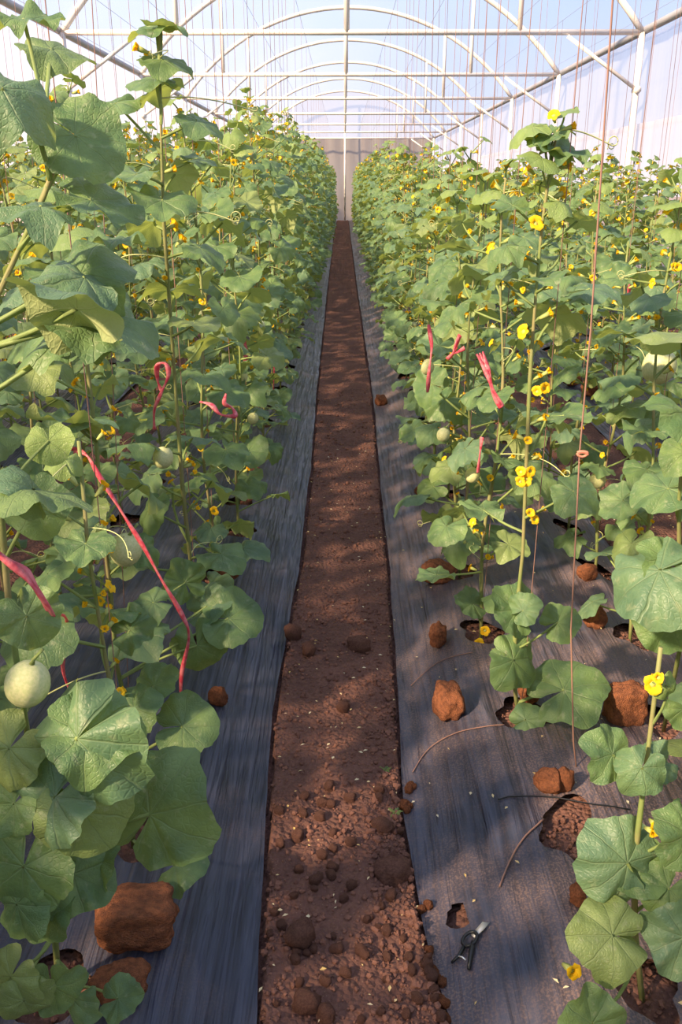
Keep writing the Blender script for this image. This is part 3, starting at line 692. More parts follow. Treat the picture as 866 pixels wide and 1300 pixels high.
HERO[('R2', 2)] = dict(label='melon vine with a broad pale leaf reaching over the big cracked clod',
    stem=[(873, 900, 2.2), (868, 800, 2.1), (863, 720, 2.02), (862, 640, 1.96), (868, 560, 1.92), (872, 480, 1.9), (868, 420, 1.9)], generic=False,
    leaves=[((838, 724, 1.86), (752, 762, 1.86), H_(-.1, .5, .9)), ((848, 712, 1.9), (812, 680, 1.94), H_(-.1, .6, .7)), ((842, 762, 1.92), (872, 800, 1.88), H_(.1, .75, .5)), ((850, 790, 1.98), (828, 842, 1.94), H_(0, .8, .5)),
            ((868, 424, 1.86), (788, 412, 1.84), H_(.1, -.1, 1)), ((872, 524, 1.88), (820, 488, 1.88), H_(-.2, .2, 1)), ((848, 620, 2.0), (790, 634, 2.0), H_(0, .4, .9)), ((870, 575, 1.9), (836, 600, 1.86), H_(0, .5, .8)), ((868, 900, 2.0), (862, 935, 1.96), H_(.1, .8, .4))],
    melon=[(837, 465, 3.1, .12, 'pale green melon among the leaves')])

# ------------------------------------------------------------------ ranking: nearest plants in frame get leaf-by-leaf parts
def in_frame(x, y, pad=60):
    for z in (0.1, 0.9, 1.8):
        v = CAM_R.transposed() @ Vector((x, y, z - CAM_H))
        if v.z < -0.3:
            px = 433 + F_PX * v.x / -v.z; py = 650 - F_PX * v.y / -v.z
            if -pad < px < 866 + pad and -pad < py < 1300 + pad: return True
    return False
vis = [p for p in plants if in_frame(p['x'], p['y'])]
def rank(p):
    hid = {'1': 1.0, '2': 1.25, '3': 1.6, '4': 2.0, '5': 2.4}[p['row'][1]]
    if p['row'][0] == 'L': hid *= 1.0 if p['row'][1] == '1' else 1.25
    return p['y'] * hid
vis.sort(key=rank)
TIER_A = vis[:46]; TIER_B = vis[46:112]; TIER_C = vis[112:300]; REST = vis[300:]
ROWTXT = {'R1': 'leafy melon vine in the row edging the path, on the bed with the clippers',
          'R2': 'leafy melon vine in the second row, on the bed with the clippers',
          'R3': 'melon vine in the near row of the bed between the clippers and the curtain wall',
          'R4': 'melon vine in the outer row of the bed between the clippers and the curtain wall',
          'R5': 'melon vine in the single row against the curtain wall, clippers side',
          'L1': 'leafy melon vine in the row edging the path, on the pink-ribboned bed',
          'L2': 'leafy melon vine in the second row of the pink-ribboned bed',
          'L3': 'melon vine in the first row of the bed behind the pink ribbons',
          'L4': 'melon vine in the outer row of the bed behind the pink ribbons',
          'L5': 'melon vine in the single row against the curtain wall, ribbon side'}
ORDN = ['first', 'second', 'third', 'fourth', 'fifth', 'sixth', 'seventh', 'eighth', 'ninth', 'tenth', 'eleventh', 'twelfth', 'thirteenth', 'fourteenth']
PLACE = {'R1': 'in the path-side row of the clippers bed', 'R2': 'in the second row of the clippers bed', 'L1': 'in the path-side row of the pink-ribboned bed', 'L2': 'in the second row of the pink-ribboned bed'}
def vine_label(p):
    if p['row'] in PLACE and p['k'] < 14: return f"{ORDN[p['k']]} melon vine from the clippers end " + PLACE[p['row']]
    return ROWTXT[p['row']]
def height_for(p, r):
    y = p['y']
    base = {'R1': [(0, 1.55), (4, 1.56), (7, 1.70), (12, 1.95), (40, 2.05)], 'R2': [(0, 1.45), (5, 1.5), (12, 1.85), (40, 2.0)]}.get(p['row'])
    if base is None: base = [(0, 1.76), (4, 1.80), (8, 1.98), (12, 2.12), (40, 2.1)] if p['row'][0] == 'L' else [(0, 1.6), (40, 1.9)]
    return lerp_table(y, base) + r.uniform(-.16, .16)

def ground(x, y): return float(soil_z(np.array([x]), np.array([y]))[0])
def film_at(x, y): return float(film_z(np.array([x]), np.array([y]))[0])

OPEN_SPOTS = [P(*q) for q in ((160, 698, 2.12), (207, 581, 2.45), (600, 603, 2.66), (563, 552, 3.2), (543, 467, 3.0), (110, 580, 2.06), (130, 612, 2.05), (155, 650, 2.04), (182, 692, 2.03), (208, 738, 2.02), (236, 790, 2.02), (236, 840, 2.02),
              (206, 472, 2.38), (200, 520, 2.38), (270, 515, 2.74), (292, 525, 2.74), (612, 460, 2.45), (622, 485, 2.45), (634, 508, 2.45), (546, 430, 3.0), (578, 445, 2.85), (665, 606, 2.22), (684, 496, 2.22), (610, 580, 2.6))]
CAM_P = Vector((0, 0, CAM_H))
def hides(c, rad):
    for q in OPEN_SPOTS:
        dq = q - CAM_P; L = dq.length; u = dq / L; t = (c - CAM_P).dot(u)
        if 0 < t < L and (c - CAM_P - u * t).length < rad: return True
    return False
STRING_SPOTS = []
n_leaf = 0
for tier, lst in (('A', TIER_A), ('B', TIER_B)):
    for p in lst:
        r = random.Random(int(p['x'] * 991) * 7919 + p['k'] * 31 + ord(p['row'][0]))
        gz = ground(p['x'], p['y'])
        root = empty('melon_plant', (p['x'], p['y'], gz))
        hero = HERO.get((p['row'], p['k']))
        tag(root, hero['label'] if hero else vine_label(p), 'melon plant', None if hero else 'melon vines of row ' + {'R1': 'one', 'R2': 'two', 'R3': 'three', 'R4': 'four', 'R5': 'five', 'L1': 'six', 'L2': 'seven', 'L3': 'eight', 'L4': 'nine', 'L5': 'ten'}[p['row']])
        H = height_for(p, r)
        if hero is None:
            g = grow(r, H, (r.uniform(-.06, .06), r.uniform(-.06, .06)), z_from=r.uniform(.05, .12), size=1.0, gapf=1.0 if tier == 'A' else 1.05)
        else:
            sp = None
            if 'stem' in hero:
                sp = [P(*q) - root.location for q in hero['stem']]; sp[0] = Vector((0, 0, -.03))
            H = hero.get('H', H)
            zr = hero.get('zr', (hero.get('z_from', .12), 9))
            g = grow(r, H, z_from=zr[0] if hero['generic'] else 99, size=hero.get('size', 1), gapf=hero.get('gapf', 1), stem_pts=sp)
            g['leaves'] = [q for q in g['leaves'] if q[0].z < zr[1] or q[4] and 'stem' not in hero]
            for at, tp, nr in hero['leaves'] if 'leaves' in hero else []:
                a = P(*at); t = P(tp[0], tp[1], at[2] + (tp[2] - at[2]) * .5); dv = t - a; s = dv.length / 0.72
                al = a - root.location
                tgt = al + Vector((0, 0, -.09)); node = min((q0.lerp(q1, f_) for q0, q1 in zip(g['pts'][:-1], g['pts'][1:]) for f_ in (0, .25, .5, .75)), key=lambda q: (q - tgt).length)
                g['leaves'].append((node, al, frame_from(dv, nr), s, s < .075))
            for fl in hero.get('flowers', []):
                g['flowers'].append((P(*fl) - root.location, Vector((r.uniform(-.5, .5), -1, r.uniform(.1, .8))), r.uniform(1.0, 1.35)))
        p['top'] = Vector((p['x'], p['y'], gz)) + g['pts'][-1]
        n_own = len(hero.get('leaves', [])) if hero else 0; free = g['leaves'][:len(g['leaves']) - n_own]
        g['leaves'] = [q for q in free if not hides(root.location + q[1] + q[2] @ Vector((0, .06 * q[3] / .17, 0)), q[3] * .52 + .01)] + g['leaves'][len(free):]
        build_plant_parts(root, g, r, tier == 'A')
        for mx, my, md, ms, ml in (hero or {}).get('melon', []): add_melon(root, P(mx, my, md), ms, ml)
        if hero is None and r.random() < .35 and p['row'][1] in '12':
            side = -1 if p['x'] > 0 else 1
            add_melon(root, Vector((p['x'] + side * r.uniform(.03, .10), p['y'] - r.uniform(.03, .10), gz + r.uniform(.45, .9))), r.uniform(.045, .075), 'small green melon hanging from the vine')
        n_leaf += len(g['leaves']); STRING_SPOTS.append(p)

# mid-distance plants: few shared bodies
def joined(leafgeos, r, H, gapf, petn=4):
    g = grow(r, H, (r.uniform(-.05, .05), r.uniform(-.05, .05)), z_from=.1, size=1.08, gapf=gapf)
    fol = MB(); st = MB(); fl = MB()
    stem_into(st, g, True, n=5)
    for node, att, rot, s, yg in g['leaves']:
        v, f, uv = r.choice(leafgeos); m = mat_from(rot, att, s)
        fol.add([tuple(m @ Vector(q)) for q in v], f, uv, tint=r.random())
    for pos, dr, s in g['flowers']:
        q = look_z(dr); s *= .024
        pts = [Vector((math.cos(a) * s * (1 if k % 2 else .7), math.sin(a) * s * (1 if k % 2 else .7), s * .5)) for k, a in enumerate(np.linspace(0, 2 * math.pi, 7)[:-1])]
        vs = [tuple(pos)] + [tuple(pos + q @ w) for w in pts]
        fl.add(vs, [(0, 1 + k, 1 + (k + 1) % 6) for k in range(6)])
    return st, fol, fl
VAR_C = []
for i in range(10):
    st, fol, fl = joined(LOW, random.Random(900 + i), 2.0, .86)
    VAR_C.append((st.mesh('stem', M['stem']), fol.mesh('foliage', M['leaf']), fl.mesh('blossom', M['petal'])))
ROWNUM = {'R1': 'one', 'R2': 'two', 'R3': 'three', 'R4': 'four', 'R5': 'five', 'L1': 'six', 'L2': 'seven', 'L3': 'eight', 'L4': 'nine', 'L5': 'ten'}
for p in TIER_C:
    r = random.Random(int(p['x'] * 991) * 7919 + p['k'] * 31)
    gz = ground(p['x'], p['y']); root = empty('melon_plant', (p['x'], p['y'], gz)); s = height_for(p, r) / 2.0
    root.rotation_euler = (0, 0, r.uniform(0, 6.28)); root.scale = (1, 1, s)
    tag(root, ROWTXT[p['row']], 'melon plant', 'melon vines of row ' + ROWNUM[p['row']])
    a, f, c = r.choice(VAR_C)
    obj('stem', a, root); obj('foliage', f, root); obj('blossom', c, root)
    STRING_SPOTS.append(p); p['top'] = Vector((p['x'], p['y'], gz + 2.0 * s))
# everything farther: one object; vines just behind the photographer cast shade too
VAR_D = [joined(TINY, random.Random(1300 + i), 2.0, .9) for i in range(10)]
VAR_D = [[(np.array(m.v), m.f, m.uv, m.tint) for m in t] for t in VAR_D]
far_b = MB()
behind = []
for rw in ('L1', 'L2', 'L3', 'L4', 'R1', 'R2', 'R3'):
    y = -2.2
    while y < (-0.7 if rw in ('R1', 'L1') else START[rw] - .3): behind.append(dict(row=rw, x=ROWS[rw], y=y, k=99)); y += .5
notvis = [p for p in plants if p not in vis]
def put_far(b, p, var):
    r = random.Random(int(p['x'] * 997) * 31 + int(p['y'] * 100)); a = r.uniform(0, 6.28); s = height_for(p, r) / 2.0
    ca, sa = math.cos(a), math.sin(a); R = np.array([[ca, sa, 0], [-sa, ca, 0], [0, 0, s]]); o = np.array([p['x'], p['y'], ground(p['x'], p['y'])])
    for mi, (v, f, uv, tint) in enumerate(r.choice(var)):
        base = len(b.v); vv = v @ R + o
        b.v.extend(map(tuple, vv.tolist())); b.f.extend([tuple(i + base for i in q) for q in f]); b.uv.extend(uv)
        k = r.random(); b.tint.extend([(t + k) % 1.0 for t in tint]); b.m.extend([mi] * len(f))
for p in REST: put_far(far_b, p, VAR_D)
o = obj('melon_foliage', far_b.mesh('melon_foliage', [M['stem'], M['leaf'], M['petal']]))
tag(o, 'mass of distant melon vines running to the beige end wall', 'melon plants', kind='stuff')
side_b = MB()
VAR_S = [joined(LOW, random.Random(1700 + i), 2.0, .9) for i in range(5)]
VAR_S = [[(np.array(m.v), m.f, m.uv, m.tint) for m in t] for t in VAR_S]
for p in behind + notvis: put_far(side_b, p, VAR_S)
o = obj('vine_foliage', side_b.mesh('vine_foliage', [M['stem'], M['leaf'], M['petal']]))
tag(o, 'dense melon vines at the near end of the beds and along the side curtains', 'melon plants', kind='stuff')

# ------------------------------------------------------------------ strings and wires
WIRE_Z = BEAM_Z - .06
for rw, X in ROWS.items():
    b = MB(); b.tube([(X, y, WIRE_Z) for y in np.linspace(-2, 42, 12)], .0022, 4)
    tag(obj('support_wire', b.mesh('support_wire', M['wire'])), 'thin overhead wire above ' + {'R1': 'the path-side row on the clippers bed', 'R2': 'the second row on the clippers bed', 'R3': 'the near row of the bed beyond the clippers', 'R4': 'the outer row of the bed beyond the clippers', 'R5': 'the single row at the curtain wall, clippers side', 'L1': 'the path-side row on the pink-ribboned bed', 'L2': 'the second row on the pink-ribboned bed', 'L3': 'the first row behind the pink ribbons', 'L4': 'the outer row behind the pink ribbons', 'L5': 'the single row at the curtain wall, ribbon side'}[rw], 'wire', 'overhead support wires')
USTR = None
b = MB()
b.add([(q[0] + math.cos(k * 1.5708), q[1] + math.sin(k * 1.5708), q[2]) for q in ((0, 0, 0), (2, 0, .33), (0, 2, .66), (0, 0, 1)) for k in range(4)],
      [(i * 4 + k, i * 4 + (k + 1) % 4, i * 4 + 4 + (k + 1) % 4, i * 4 + 4 + k) for i in range(3) for k in range(4)] + [(3, 2, 1, 0), (12, 13, 14, 15)])
USTR = b.mesh('support_string', M['string'])
for p in STRING_SPOTS:
    if p['row'] == 'R1' and p['k'] == 0: continue
    if p['y'] < 1.6 and p['x'] < 0 or p['y'] > 9 and p['k'] % 3: continue
    lo = Vector((p['x'], p['y'], ground(p['x'], p['y']) + .03)); hi = Vector((ROWS[p['row']], p['y'], WIRE_Z)); dv = hi - lo
    rd = .0012 if p['y'] < 6 else .0015
    o = obj('support_string', USTR, None, Matrix.LocRotScale(lo, look_z(dv), Vector((rd, rd, dv.length))))
    tag(o, 'brown support string on a vine in ' + {'R1': 'the path-side row on the clippers bed', 'R2': 'the second row on the clippers bed', 'R3': 'the inner row beyond the clippers bed', 'R4': 'the outer row beyond the clippers bed', 'R5': 'the curtain-wall row, clippers side', 'L1': 'the path-side row on the pink-ribboned bed', 'L2': 'the second row on the pink-ribboned bed', 'L3': 'the first row behind the pink ribbons', 'L4': 'the outer row behind the pink ribbons', 'L5': 'the curtain-wall row, ribbon side'}[p['row']], 'string', 'support strings of row ' + ROWNUM[p['row']])
# the loose string above the empty planting hole, with a knot
b = MB(); lo = P(735, 1005, 2.0); pts = [lo, P(728, 940, 2.0), P(725, 800, 2.0), P(733, 640, 2.0), P(736, 575, 2.0), P(750, 420, 2.0), P(768, 150, 2.0), P(778, 0, 2.0)]
pts.append(Vector((pts[-1].x, 2.0, WIRE_Z))); b.tube(pts, .0022, 5)
root = obj('support_string', b.mesh('support_string', M['string'])); tag(root, 'loose brown string with a pale knot hanging above the empty planting hole', 'string')
b = MB(); kc = P(737, 577, 1.995); b.tube([kc + Vector((.012 * math.cos(a) * (1 + .4 * math.sin(a)) + .004, -.004, .006 * math.sin(a) + .002 * a / 6)) for a in np.linspace(0, 9, 20)], .0035, 5)
obj('knot', b.mesh('knot', m_simple('knot_twine', (0.55, 0.22, 0.16), 0.8)), root)

# ------------------------------------------------------------------ ribbons
def ribbon(pts, width, label, thick=.0012, twist=1.5, strands=1, seed=0):
    b = MB(); r = random.Random(seed)
    for s in range(strands):
        C = [Vector(p) for p in pts]; off = Vector((r.uniform(-.012, .012), r.uniform(-.012, .012), r.uniform(-.012, .012))) if s else Vector()
        n = 10 * (len(C) - 1); v = []; f = []
        def cr(t):
            i = min(int(t), len(C) - 2); u = t - i; p0 = C[max(i - 1, 0)]; p1 = C[i]; p2 = C[i + 1]; p3 = C[min(i + 2, len(C) - 1)]
            return .5 * ((2 * p1) + (p2 - p0) * u + (2 * p0 - 5 * p1 + 4 * p2 - p3) * u * u + (3 * p1 - p0 - 3 * p2 + p3) * u ** 3)
        for k in range(n + 1):
            t = k / 10; c = cr(min(t, len(C) - 1.0001)) + off * (.4 + .8 * math.sin(math.pi * k / n + s)); tg = (cr(min(t + .05, len(C) - 1.0001)) - cr(max(t - .05, 0))).normalized()
            a = tg.cross(CAMV).normalized(); bb = tg.cross(a)
            w = math.sin(t * twist + seed) * .7; wd = (a * math.cos(w) + bb * math.sin(w)) * width * .5 * (0.75 + .35 * math.sin(t * 3.3 + seed)); nn = tg.cross(wd).normalized() * thick
            for q in (wd + nn, wd * .3 + nn * 3.0, -wd + nn, -wd - nn, wd * .2 - nn * 2.0, wd - nn): v.append(tuple(c + q))
        for k in range(n):
            for j in range(6): f.append((k * 6 + j, k * 6 + (j + 1) % 6, (k + 1) * 6 + (j + 1) % 6, (k + 1) * 6 + j))
        f.append((5, 4, 3, 2, 1, 0)); f.append(tuple(n * 6 + j for j in range(6))); b.add(v, f)
    o = obj('ribbon', b.mesh('ribbon', M['ribbon'])); tag(o, label, 'ribbon', 'pink plastic tying ribbons')
ribbon([P(94, 574, 2.10), P(112, 580, 2.08), P(130, 610, 2.06), P(155, 650, 2.06), P(180, 690, 2.05), P(205, 735, 2.04), P(232, 782, 2.04), P(240, 810, 2.05), P(230, 860, 2.08), P(230, 915, 2.14)], 0.011, 'long pink-red ribbon sagging past the ripening melon down to the film', strands=2, seed=1)
ribbon([P(-30, 690, 1.2), P(0, 708, 1.2), P(25, 725, 1.2), P(48, 752, 1.2), P(64, 776, 1.22)], .011, 'thick bunched pink ribbon stretched above the drooping leaf', strands=5, seed=2)
ribbon([P(70, 780, 1.4), P(85, 790, 1.6), P(80, 850, 1.7), P(95, 890, 1.75)], .010, 'dark red ribbon end behind the fat melon', seed=9)
ribbon([P(196, 545, 2.44), P(196, 520, 2.42), P(204, 500, 2.4), P(214, 476, 2.4), P(210, 462, 2.4), P(200, 464, 2.4), P(200, 482, 2.42), P(205, 496, 2.43)], .014, 'looped pink ribbon above the small green melon', seed=3)
ribbon([P(254, 510, 2.8), P(268, 514, 2.78), P(280, 526, 2.76), P(298, 528, 2.76), P(295, 518, 2.78), P(285, 512, 2.8), P(287, 500, 2.82)], .016, 'crumpled pink ribbon looped among leaves near the path', seed=4)
ribbon([P(608, 452, 2.5), P(618, 474, 2.48), P(626, 496, 2.47), P(638, 516, 2.47)], .013, 'red ribbon tied slanting across the vine by the small oval melon', strands=4, seed=5)
ribbon([P(544, 412, 3.05), P(548, 440, 3.03), P(545, 470, 3.02), P(543, 498, 3.03)], .014, 'thin red ribbon running down beside a small melon', seed=6)
ribbon([P(568, 456, 2.9), P(578, 445, 2.88), P(584, 426, 2.88), P(576, 448, 2.86), P(590, 442, 2.88)], .014, 'short magenta ribbon knot near the slanting red ribbon', seed=7)
ribbon([P(612, 555, 2.62), P(609, 580, 2.62), P(607, 600, 2.62)], .012, 'short red ribbon just above the small oval melon', seed=8)
ribbon([P(803, 340, 6.0), P(800, 362, 6.0), P(795, 380, 6.0)], .03, 'faded red ribbon on a vine near the curtain wall', seed=10)
ribbon([P(310, 425, 4.2), P(312, 450, 4.2), P(309, 470, 4.2)], .02, 'pale pink ribbon hanging upright in the path-side row', seed=11)
ribbon([P(346, 440, 5.2), P(348, 462, 5.2), P(347, 500, 5.2)], .018, 'red ribbon low beside the path edge film', seed=12)

# ------------------------------------------------------------------ clods
def clod_mesh(seed, sub=3, boxy=0.0, rough=.16):
    import bmesh
    bm = bmesh.new(); bmesh.ops.create_icosphere(bm, subdivisions=sub, radius=.5); r = random.Random(seed); o = Vector((r.uniform(0, 50), r.uniform(0, 50), r.uniform(0, 50)))
    for v in bm.verts:
        c = v.co.normalized()
        if boxy:
            q = Vector((abs(c.x) ** 5, abs(c.y) ** 5, abs(c.z) ** 5)); L = (q.x + q.y + q.z) ** .2; c2 = c / L; c = c.lerp(c2, boxy)
        n = mnoise.noise(c * 1.6 + o) * rough * 1.6 + mnoise.noise(c * 4 + o) * rough * .6 + mnoise.noise(c * 10 + o) * rough * .35 + mnoise.noise(c * 22 + o) * rough * .2
        v.co = c * .5 * (1 + n)
    me = bpy.data.meshes.new('soil_clod'); bm.to_mesh(me); bm.free(); me.materials.append(M['clod'])
    me.polygons.foreach_set('use_smooth', np.ones(len(me.polygons), bool)); return me
CL = [clod_mesh(i, 4, .25, .15) for i in range(8)]; CLB = [clod_mesh(20 + i, 5, .95, .09) for i in range(3)]; CLP = [clod_mesh(40 + i, 3, .25, .17) for i in range(8)]
for q in CLP: q.materials[0] = M['crumb']
def clod(px, py, w, h, label, mesh=None, d=None, boxy=False, seed=0, sink=.25, group=None):
    """px,py: pixel of the clod's foot; w,h: pixel size"""
    v = CAM_R @ Vector(((px - 433) / F_PX, (650 - py) / F_PX, -1.0)); z = 0.03
    for _ in range(6):
        t = (z - CAM_H) / v.z; x, y = v.x * t, v.y * t
        fz = film_at(x, y); z = fz if fz > -1 else ground(x, y)
    zc = -(CAM_R.transposed() @ Vector((x, y, z - CAM_H))).z
    sx = w * zc / F_PX; sz = h * zc / F_PX
    me = mesh or (CLP if film_at(x, y) < -1 else CLB if boxy else CL)[seed % (3 if boxy and film_at(x, y) > -1 else 8)]
    o = obj('soil_clod', me, None, Matrix.LocRotScale(Vector((x, y + sx * .3, z + sz * (.5 - sink * .35))), Matrix.Rotation(seed * 1.3, 3, 'Z').to_quaternion() if not boxy else Matrix.Rotation(.12, 3, 'Z').to_quaternion(), Vector((sx, sx * (.8 if not boxy else .7), sz))))
    tag(o, label, 'soil clod', group); return o
clod(168, 1208, 98, 62, 'big blocky red clod on the black film, below the spreading vine leaf', boxy=True, seed=1)
clod(150, 1280, 70, 45, 'crumbly red clod below the big blocky clod', seed=5)
clod(276, 898, 26, 26, 'small orange clod beside a planting hole across the path from the clippers', seed=2)
clod(288, 737, 28, 20, 'small dark clod on the pink-ribboned bed, next beyond the orange one', seed=3)
clod(570, 915, 46, 50, 'egg-shaped brown clod on the film opposite the lowest round leaf', seed=4)
clod(557, 822, 28, 32, 'upright brown clod just beyond the egg-shaped clod', seed=6)
clod(557, 742, 44, 30, 'wide brown clod beside the second planting hole from the egg-shaped clod', seed=7)
clod(673, 893, 34, 30, 'round red clod behind the stem of the open vine', seed=1)
clod(698, 1010, 36, 34, 'red clod with a split-off half, left piece, near the loose string', seed=2)
clod(717, 1006, 24, 34, 'narrow split-off half of the red clod near the loose string', seed=0)
clod(796, 922, 50, 54, 'large cracked red clod under the broad pale leaf', boxy=True, seed=2)
clod(757, 798, 32, 28, 'brown clod beside the second row planting hole', seed=3)
clod(747, 738, 26, 22, 'dark brown clod farthest along the second row of the clippers bed', seed=5)
clod(735, 1150, 26, 28, 'bright orange clod tucked behind the round pale leaf', seed=6)
clod(484, 515, 18, 14, 'dark clod lying right on the film edge beside the path', seed=4)
clod(540, 632, 26, 16, 'flat reddish clod by a distant planting hole on the clippers bed', seed=2)
clod(750, 503, 26, 22, 'red clod on the bed next to the curtain wall', seed=1)
clod(785, 528, 28, 18, 'crumbly red clod heap on the bed next to the curtain wall', seed=6)
clod(728, 490, 22, 16, 'brown clod behind the red one on the curtain-side bed', seed=0)
clod(381, 1204, 40, 38, 'largest round brown lump on the soil path', seed=3, sink=.6)
clod(500, 1120, 48, 34, 'flat reddish lump on the path near the film edge', seed=5, sink=1.0)
clod(486, 1058, 28, 20, 'low domed lump in the middle stretch of the path', seed=7, sink=.8)
clod(378, 1068, 18, 18, 'small grey-brown lump beside the path film edge', seed=1, sink=.6)
clod(390, 1290, 34, 34, 'angular brown lump at the near end of the path', seed=0, sink=.5)
clod(414, 1300, 26, 26, 'rounded brown lump touching the angular one at the path end', seed=4, sink=.5)
clod(372, 812, 22, 22, 'dark lump at the path edge where the film narrows', seed=2, sink=.5)
clod(392, 832, 22, 18, 'dark lump next to the one at the path edge', seed=6, sink=.5)
clod(436, 905, 18, 18, 'round dark lump halfway across the path', seed=3, sink=.5)
clod(456, 828, 30, 22, 'broad low dark lump halfway along the path', seed=7, sink=.7)
r = random.Random(55)
for i in range(70):
    py = r.uniform(1000, 1300); t = (py - 1000) / 300; px = r.uniform(345 - 18 * t, 525 + 40 * t)
    s = r.uniform(9, 17)
    clod(px, py, s, s * .85, 'small loose brown soil lump scattered on the path', seed=i, sink=.6, group='small soil lumps on the path')
for i in range(16):
    t = r.random(); clod(548 + 20 * t + r.uniform(-12, 4), 1200 + 100 * t, r.uniform(10, 17), r.uniform(9, 14), 'small orange soil lump heaped against the film edge by the clippers', seed=i + 3, sink=.6, group='orange soil lumps at the film edge')
# crumbs: uncountable
ico_v = None
import bmesh
bm = bmesh.new(); bmesh.ops.create_icosphere(bm, subdivisions=1, radius=.5)
ico_v = np.array([tuple(v.co) for v in bm.verts]); ico_f = [tuple(v.index for v in f.verts) for f in bm.faces]; bm.free()
nr = np.random.default_rng(3); b = MB()
def crumbs(n, y0, y1, smin, smax, where):
    y = y0 + (y1 - y0) * nr.random(n) ** 1.5; a = arr(y, EL); c = arr(y, ER)
    x = a + .012 + (c - a - .02) * (nr.random(n) if where == 'path' else 1 - .28 * nr.random(n) ** 1.6)
    s = smin + (smax - smin) * nr.random(n) ** 2.6; z = soil_z(x, y)
    for i in range(n):
        v = ico_v * (1 + .35 * (nr.random((len(ico_v), 1)) - .5)) * s[i] * (.7 + .6 * nr.random(3)) + np.array([x[i], y[i], z[i] + s[i] * .12])
        b.add(list(map(tuple, v.tolist())), ico_f)
crumbs(2600, .95, 3.2, .004, .018, 'path'); crumbs(900, 1.0, 2.6, .006, .022, 'edge'); crumbs(900, 3, 7, .006, .022, 'path')
hs = [(p['x'], p['y']) for p in plants if p['y'] < 6 and abs(p['x']) < 1.2] + [(h[0], h[1]) for h in EXTRA_HOLES[:1]] * 3
for hx, hy in hs:
    for q in range(34):
        a = nr.random() * 6.28; rr = .075 * nr.random() ** .6; s = .005 + .013 * nr.random() ** 2
        x, y = hx + rr * math.cos(a), hy + rr * 1.2 * math.sin(a); z = ground(x, y)
        v = ico_v * (1 + .35 * (nr.random((len(ico_v), 1)) - .5)) * s * (.7 + .6 * nr.random(3)) + np.array([x, y, z + s * .2 + .006])
        b.add(list(map(tuple, v.tolist())), ico_f)
tag(obj('soil_crumbs', b.mesh('soil_crumbs', M['crumb'], smooth=False)), 'loose red-brown soil crumbs on the path and in the planting holes', 'soil', kind='stuff')
# fallen petals and bits
b = MB()
def fleck(x, y, s, r):
    fz = film_at(x, y); z = (fz if fz > -1 else ground(x, y)) + .008 + (.006 if fz < -1 else 0); a = r.uniform(0, 6.28); ca, sa = math.cos(a), math.sin(a)
    w = r.uniform(.3, .7); pts = [(-.5, 0, 0), (0, -.5 * w, .18), (.5, 0, .06), (0, .5 * w, .12)]
    v = [(x + (p[0] * ca - p[1] * sa) * s, y + (p[0] * sa + p[1] * ca) * s, z + p[2] * s) for p in pts]
    b.add(v, [(0, 1, 2), (0, 2, 3)])
r = random.Random(77)
for i in range(190):
    y = 1.0 + 4.5 * r.random() ** 1.6; fleck(r.uniform(-.2, .2), y, r.uniform(.006, .016), r)
for i in range(110):
    fleck(r.uniform(.24, 1.2), 1.1 + 3.5 * r.random() ** 1.5, r.uniform(.007, .017), r)
for i in range(70): fleck(r.uniform(1.35, 1.75), r.uniform(2.6, 5), r.uniform(.010, .02), r)
tag(obj('fallen_petals', b.mesh('fallen_petals', M['fallen'], smooth=False)), 'dry yellow petals and chaff littering the soil and films', 'petals', kind='stuff')

# ------------------------------------------------------------------ clippers
def on_film(px, py, lift=.004):
    v = CAM_R @ Vector(((px - 433) / F_PX, (650 - py) / F_PX, -1.0)); z = .03
    for _ in range(8):
        t = (z - CAM_H) / v.z; x, y = v.x * t, v.y * t; fz = film_at(x, y); z = fz if fz > -1 else ground(x, y)
    return Vector((x, y, z + lift))
base = on_film(592, 1206)
root = empty('clippers', base); tag(root, 'small black-handled clippers with a pale blade lying on the film edge', 'clippers')
def cp(name, fn, mat):
    bb = MB(); fn(bb); obj(name, bb.mesh(name, mat), root)
L = lambda px, py, h=.010: on_film(px, py, h) - base
def blade(bb):
    a, c, e_ = L(598, 1192, .012), L(606, 1188, .013), L(621, 1176, .010); w = L(602, 1196, .012)
    top = [a, w, L(613, 1186, .012), e_, L(612, 1176, .012)]
    v = [tuple(q + Vector((0, 0, .0012))) for q in top] + [tuple(q - Vector((0, 0, .0012))) for q in top]
    bb.add(v, [(0, 1, 2, 3, 4), (9, 8, 7, 6, 5)] + [(k, 5 + k, 5 + (k + 1) % 5, (k + 1) % 5) for k in range(5)])
cp('blade', blade, M['blade'])
def ring(bb):
    c = L(596, 1198, .014); ax = L(603, 1190, .014) - c; ay = L(590, 1194, .014) - c; n = 24; v = []; f = []
    for k in range(n):
        w = 2 * math.pi * k / n; e1 = (ax * math.cos(w) + ay * math.sin(w)); nn = e1.normalized()
        for j in range(6):
            u = 2 * math.pi * j / 6; v.append(tuple(c + e1 + nn * .0042 * math.cos(u) + UP * .0042 * math.sin(u)))
    for k in range(n):
        for j in range(6): f.append((k * 6 + j, k * 6 + (j + 1) % 6, ((k + 1) % n) * 6 + (j + 1) % 6, ((k + 1) % n) * 6 + j))
    bb.add(v, f)
cp('finger_ring', ring, M['black'])
cp('handle', lambda bb: bb.tube([L(601, 1200), L(598, 1214), L(595, 1234, .008)], [.0055, .006, .004], 8), M['black'])
cp('handle', lambda bb: bb.tube([L(590, 1204), L(583, 1217), L(573, 1226, .008)], [.0042, .0045, .003], 8), M['black'])
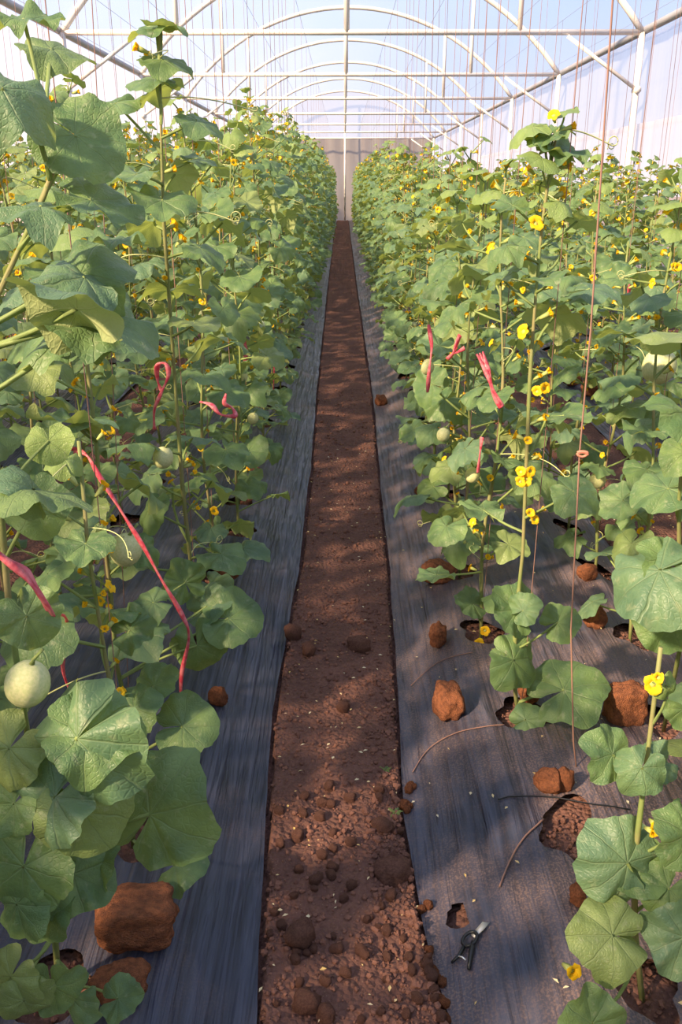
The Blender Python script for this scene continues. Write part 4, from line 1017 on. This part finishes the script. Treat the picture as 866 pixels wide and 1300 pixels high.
cp('spring', lambda bb: bb.tube([L(582, 1219, .012), L(587, 1221, .013), L(591, 1224, .012)], [.0018, .0018, .0018], 6), m_simple('spring_steel', (.8, .8, .8), .25, metallic=.6))

# loose threads on the film, weeds on the path
def thread(pts, rad, label, mat):
    C = [on_film(*p, .006) for p in pts]; D = []
    for i in range(len(C) - 1):
        for t in np.linspace(0, 1, 6)[: (6 if i == len(C) - 2 else 5)]:
            p0 = C[max(i - 1, 0)]; p1 = C[i]; p2 = C[i + 1]; p3 = C[min(i + 2, len(C) - 1)]
            D.append(.5 * ((2 * p1) + (p2 - p0) * t + (2 * p0 - 5 * p1 + 4 * p2 - p3) * t * t + (3 * p1 - p0 - 3 * p2 + p3) * t ** 3))
    for q in D:
        fz = film_at(q.x, q.y)
        if fz > -1: q.z = max(q.z, fz + .004)
    b = MB(); b.tube(D, rad, 5); tag(obj('twine', b.mesh('twine', mat)), label, 'twine', 'loose twine on the film')
thread([(524, 982), (545, 952), (575, 934), (606, 926), (640, 922)], .0018, 'thin red-brown twine curving from the path to the open vine foot', M['string'])
thread([(522, 872), (548, 848), (572, 836), (600, 830)], .0018, 'thin red-brown twine curving past the egg-shaped clod to the flowering foot', M['string'])
thread([(634, 1128), (646, 1098), (662, 1070), (690, 1042)], .0024, 'short stiff brown twine reaching the empty planting hole', M['string'])
thread([(632, 1017), (660, 1013), (700, 1014), (745, 1022), (800, 1030)], .0022, 'black cord lying across the film below the split red clod', M['black'])
def weed(px, py, s, label):
    c = on_film(px, py, .004); r = random.Random(int(px)); root = empty('weed_sprout', c); tag(root, label, 'weed', 'weed sprouts on the path')
    for k in range(5):
        a = k * 1.3 + r.uniform(-.3, .3); out = Vector((math.cos(a), math.sin(a), .35))
        obj('leaf', YOUNG[k % 6], root, mat_from(frame_from(out, UP), out * .006, s, s * 1.0, s).__matmul__(Matrix.Diagonal((.45, 1.2, 1, 1))))
weed(502, 1033, .022, 'tiny green weed sprout beside the domed path lump')
weed(489, 979, .018, 'tiny flat green sprig on the path beyond the weed sprout')
print('plants', len(vis), 'leaves', n_leaf, 'objects', len(bpy.data.objects))
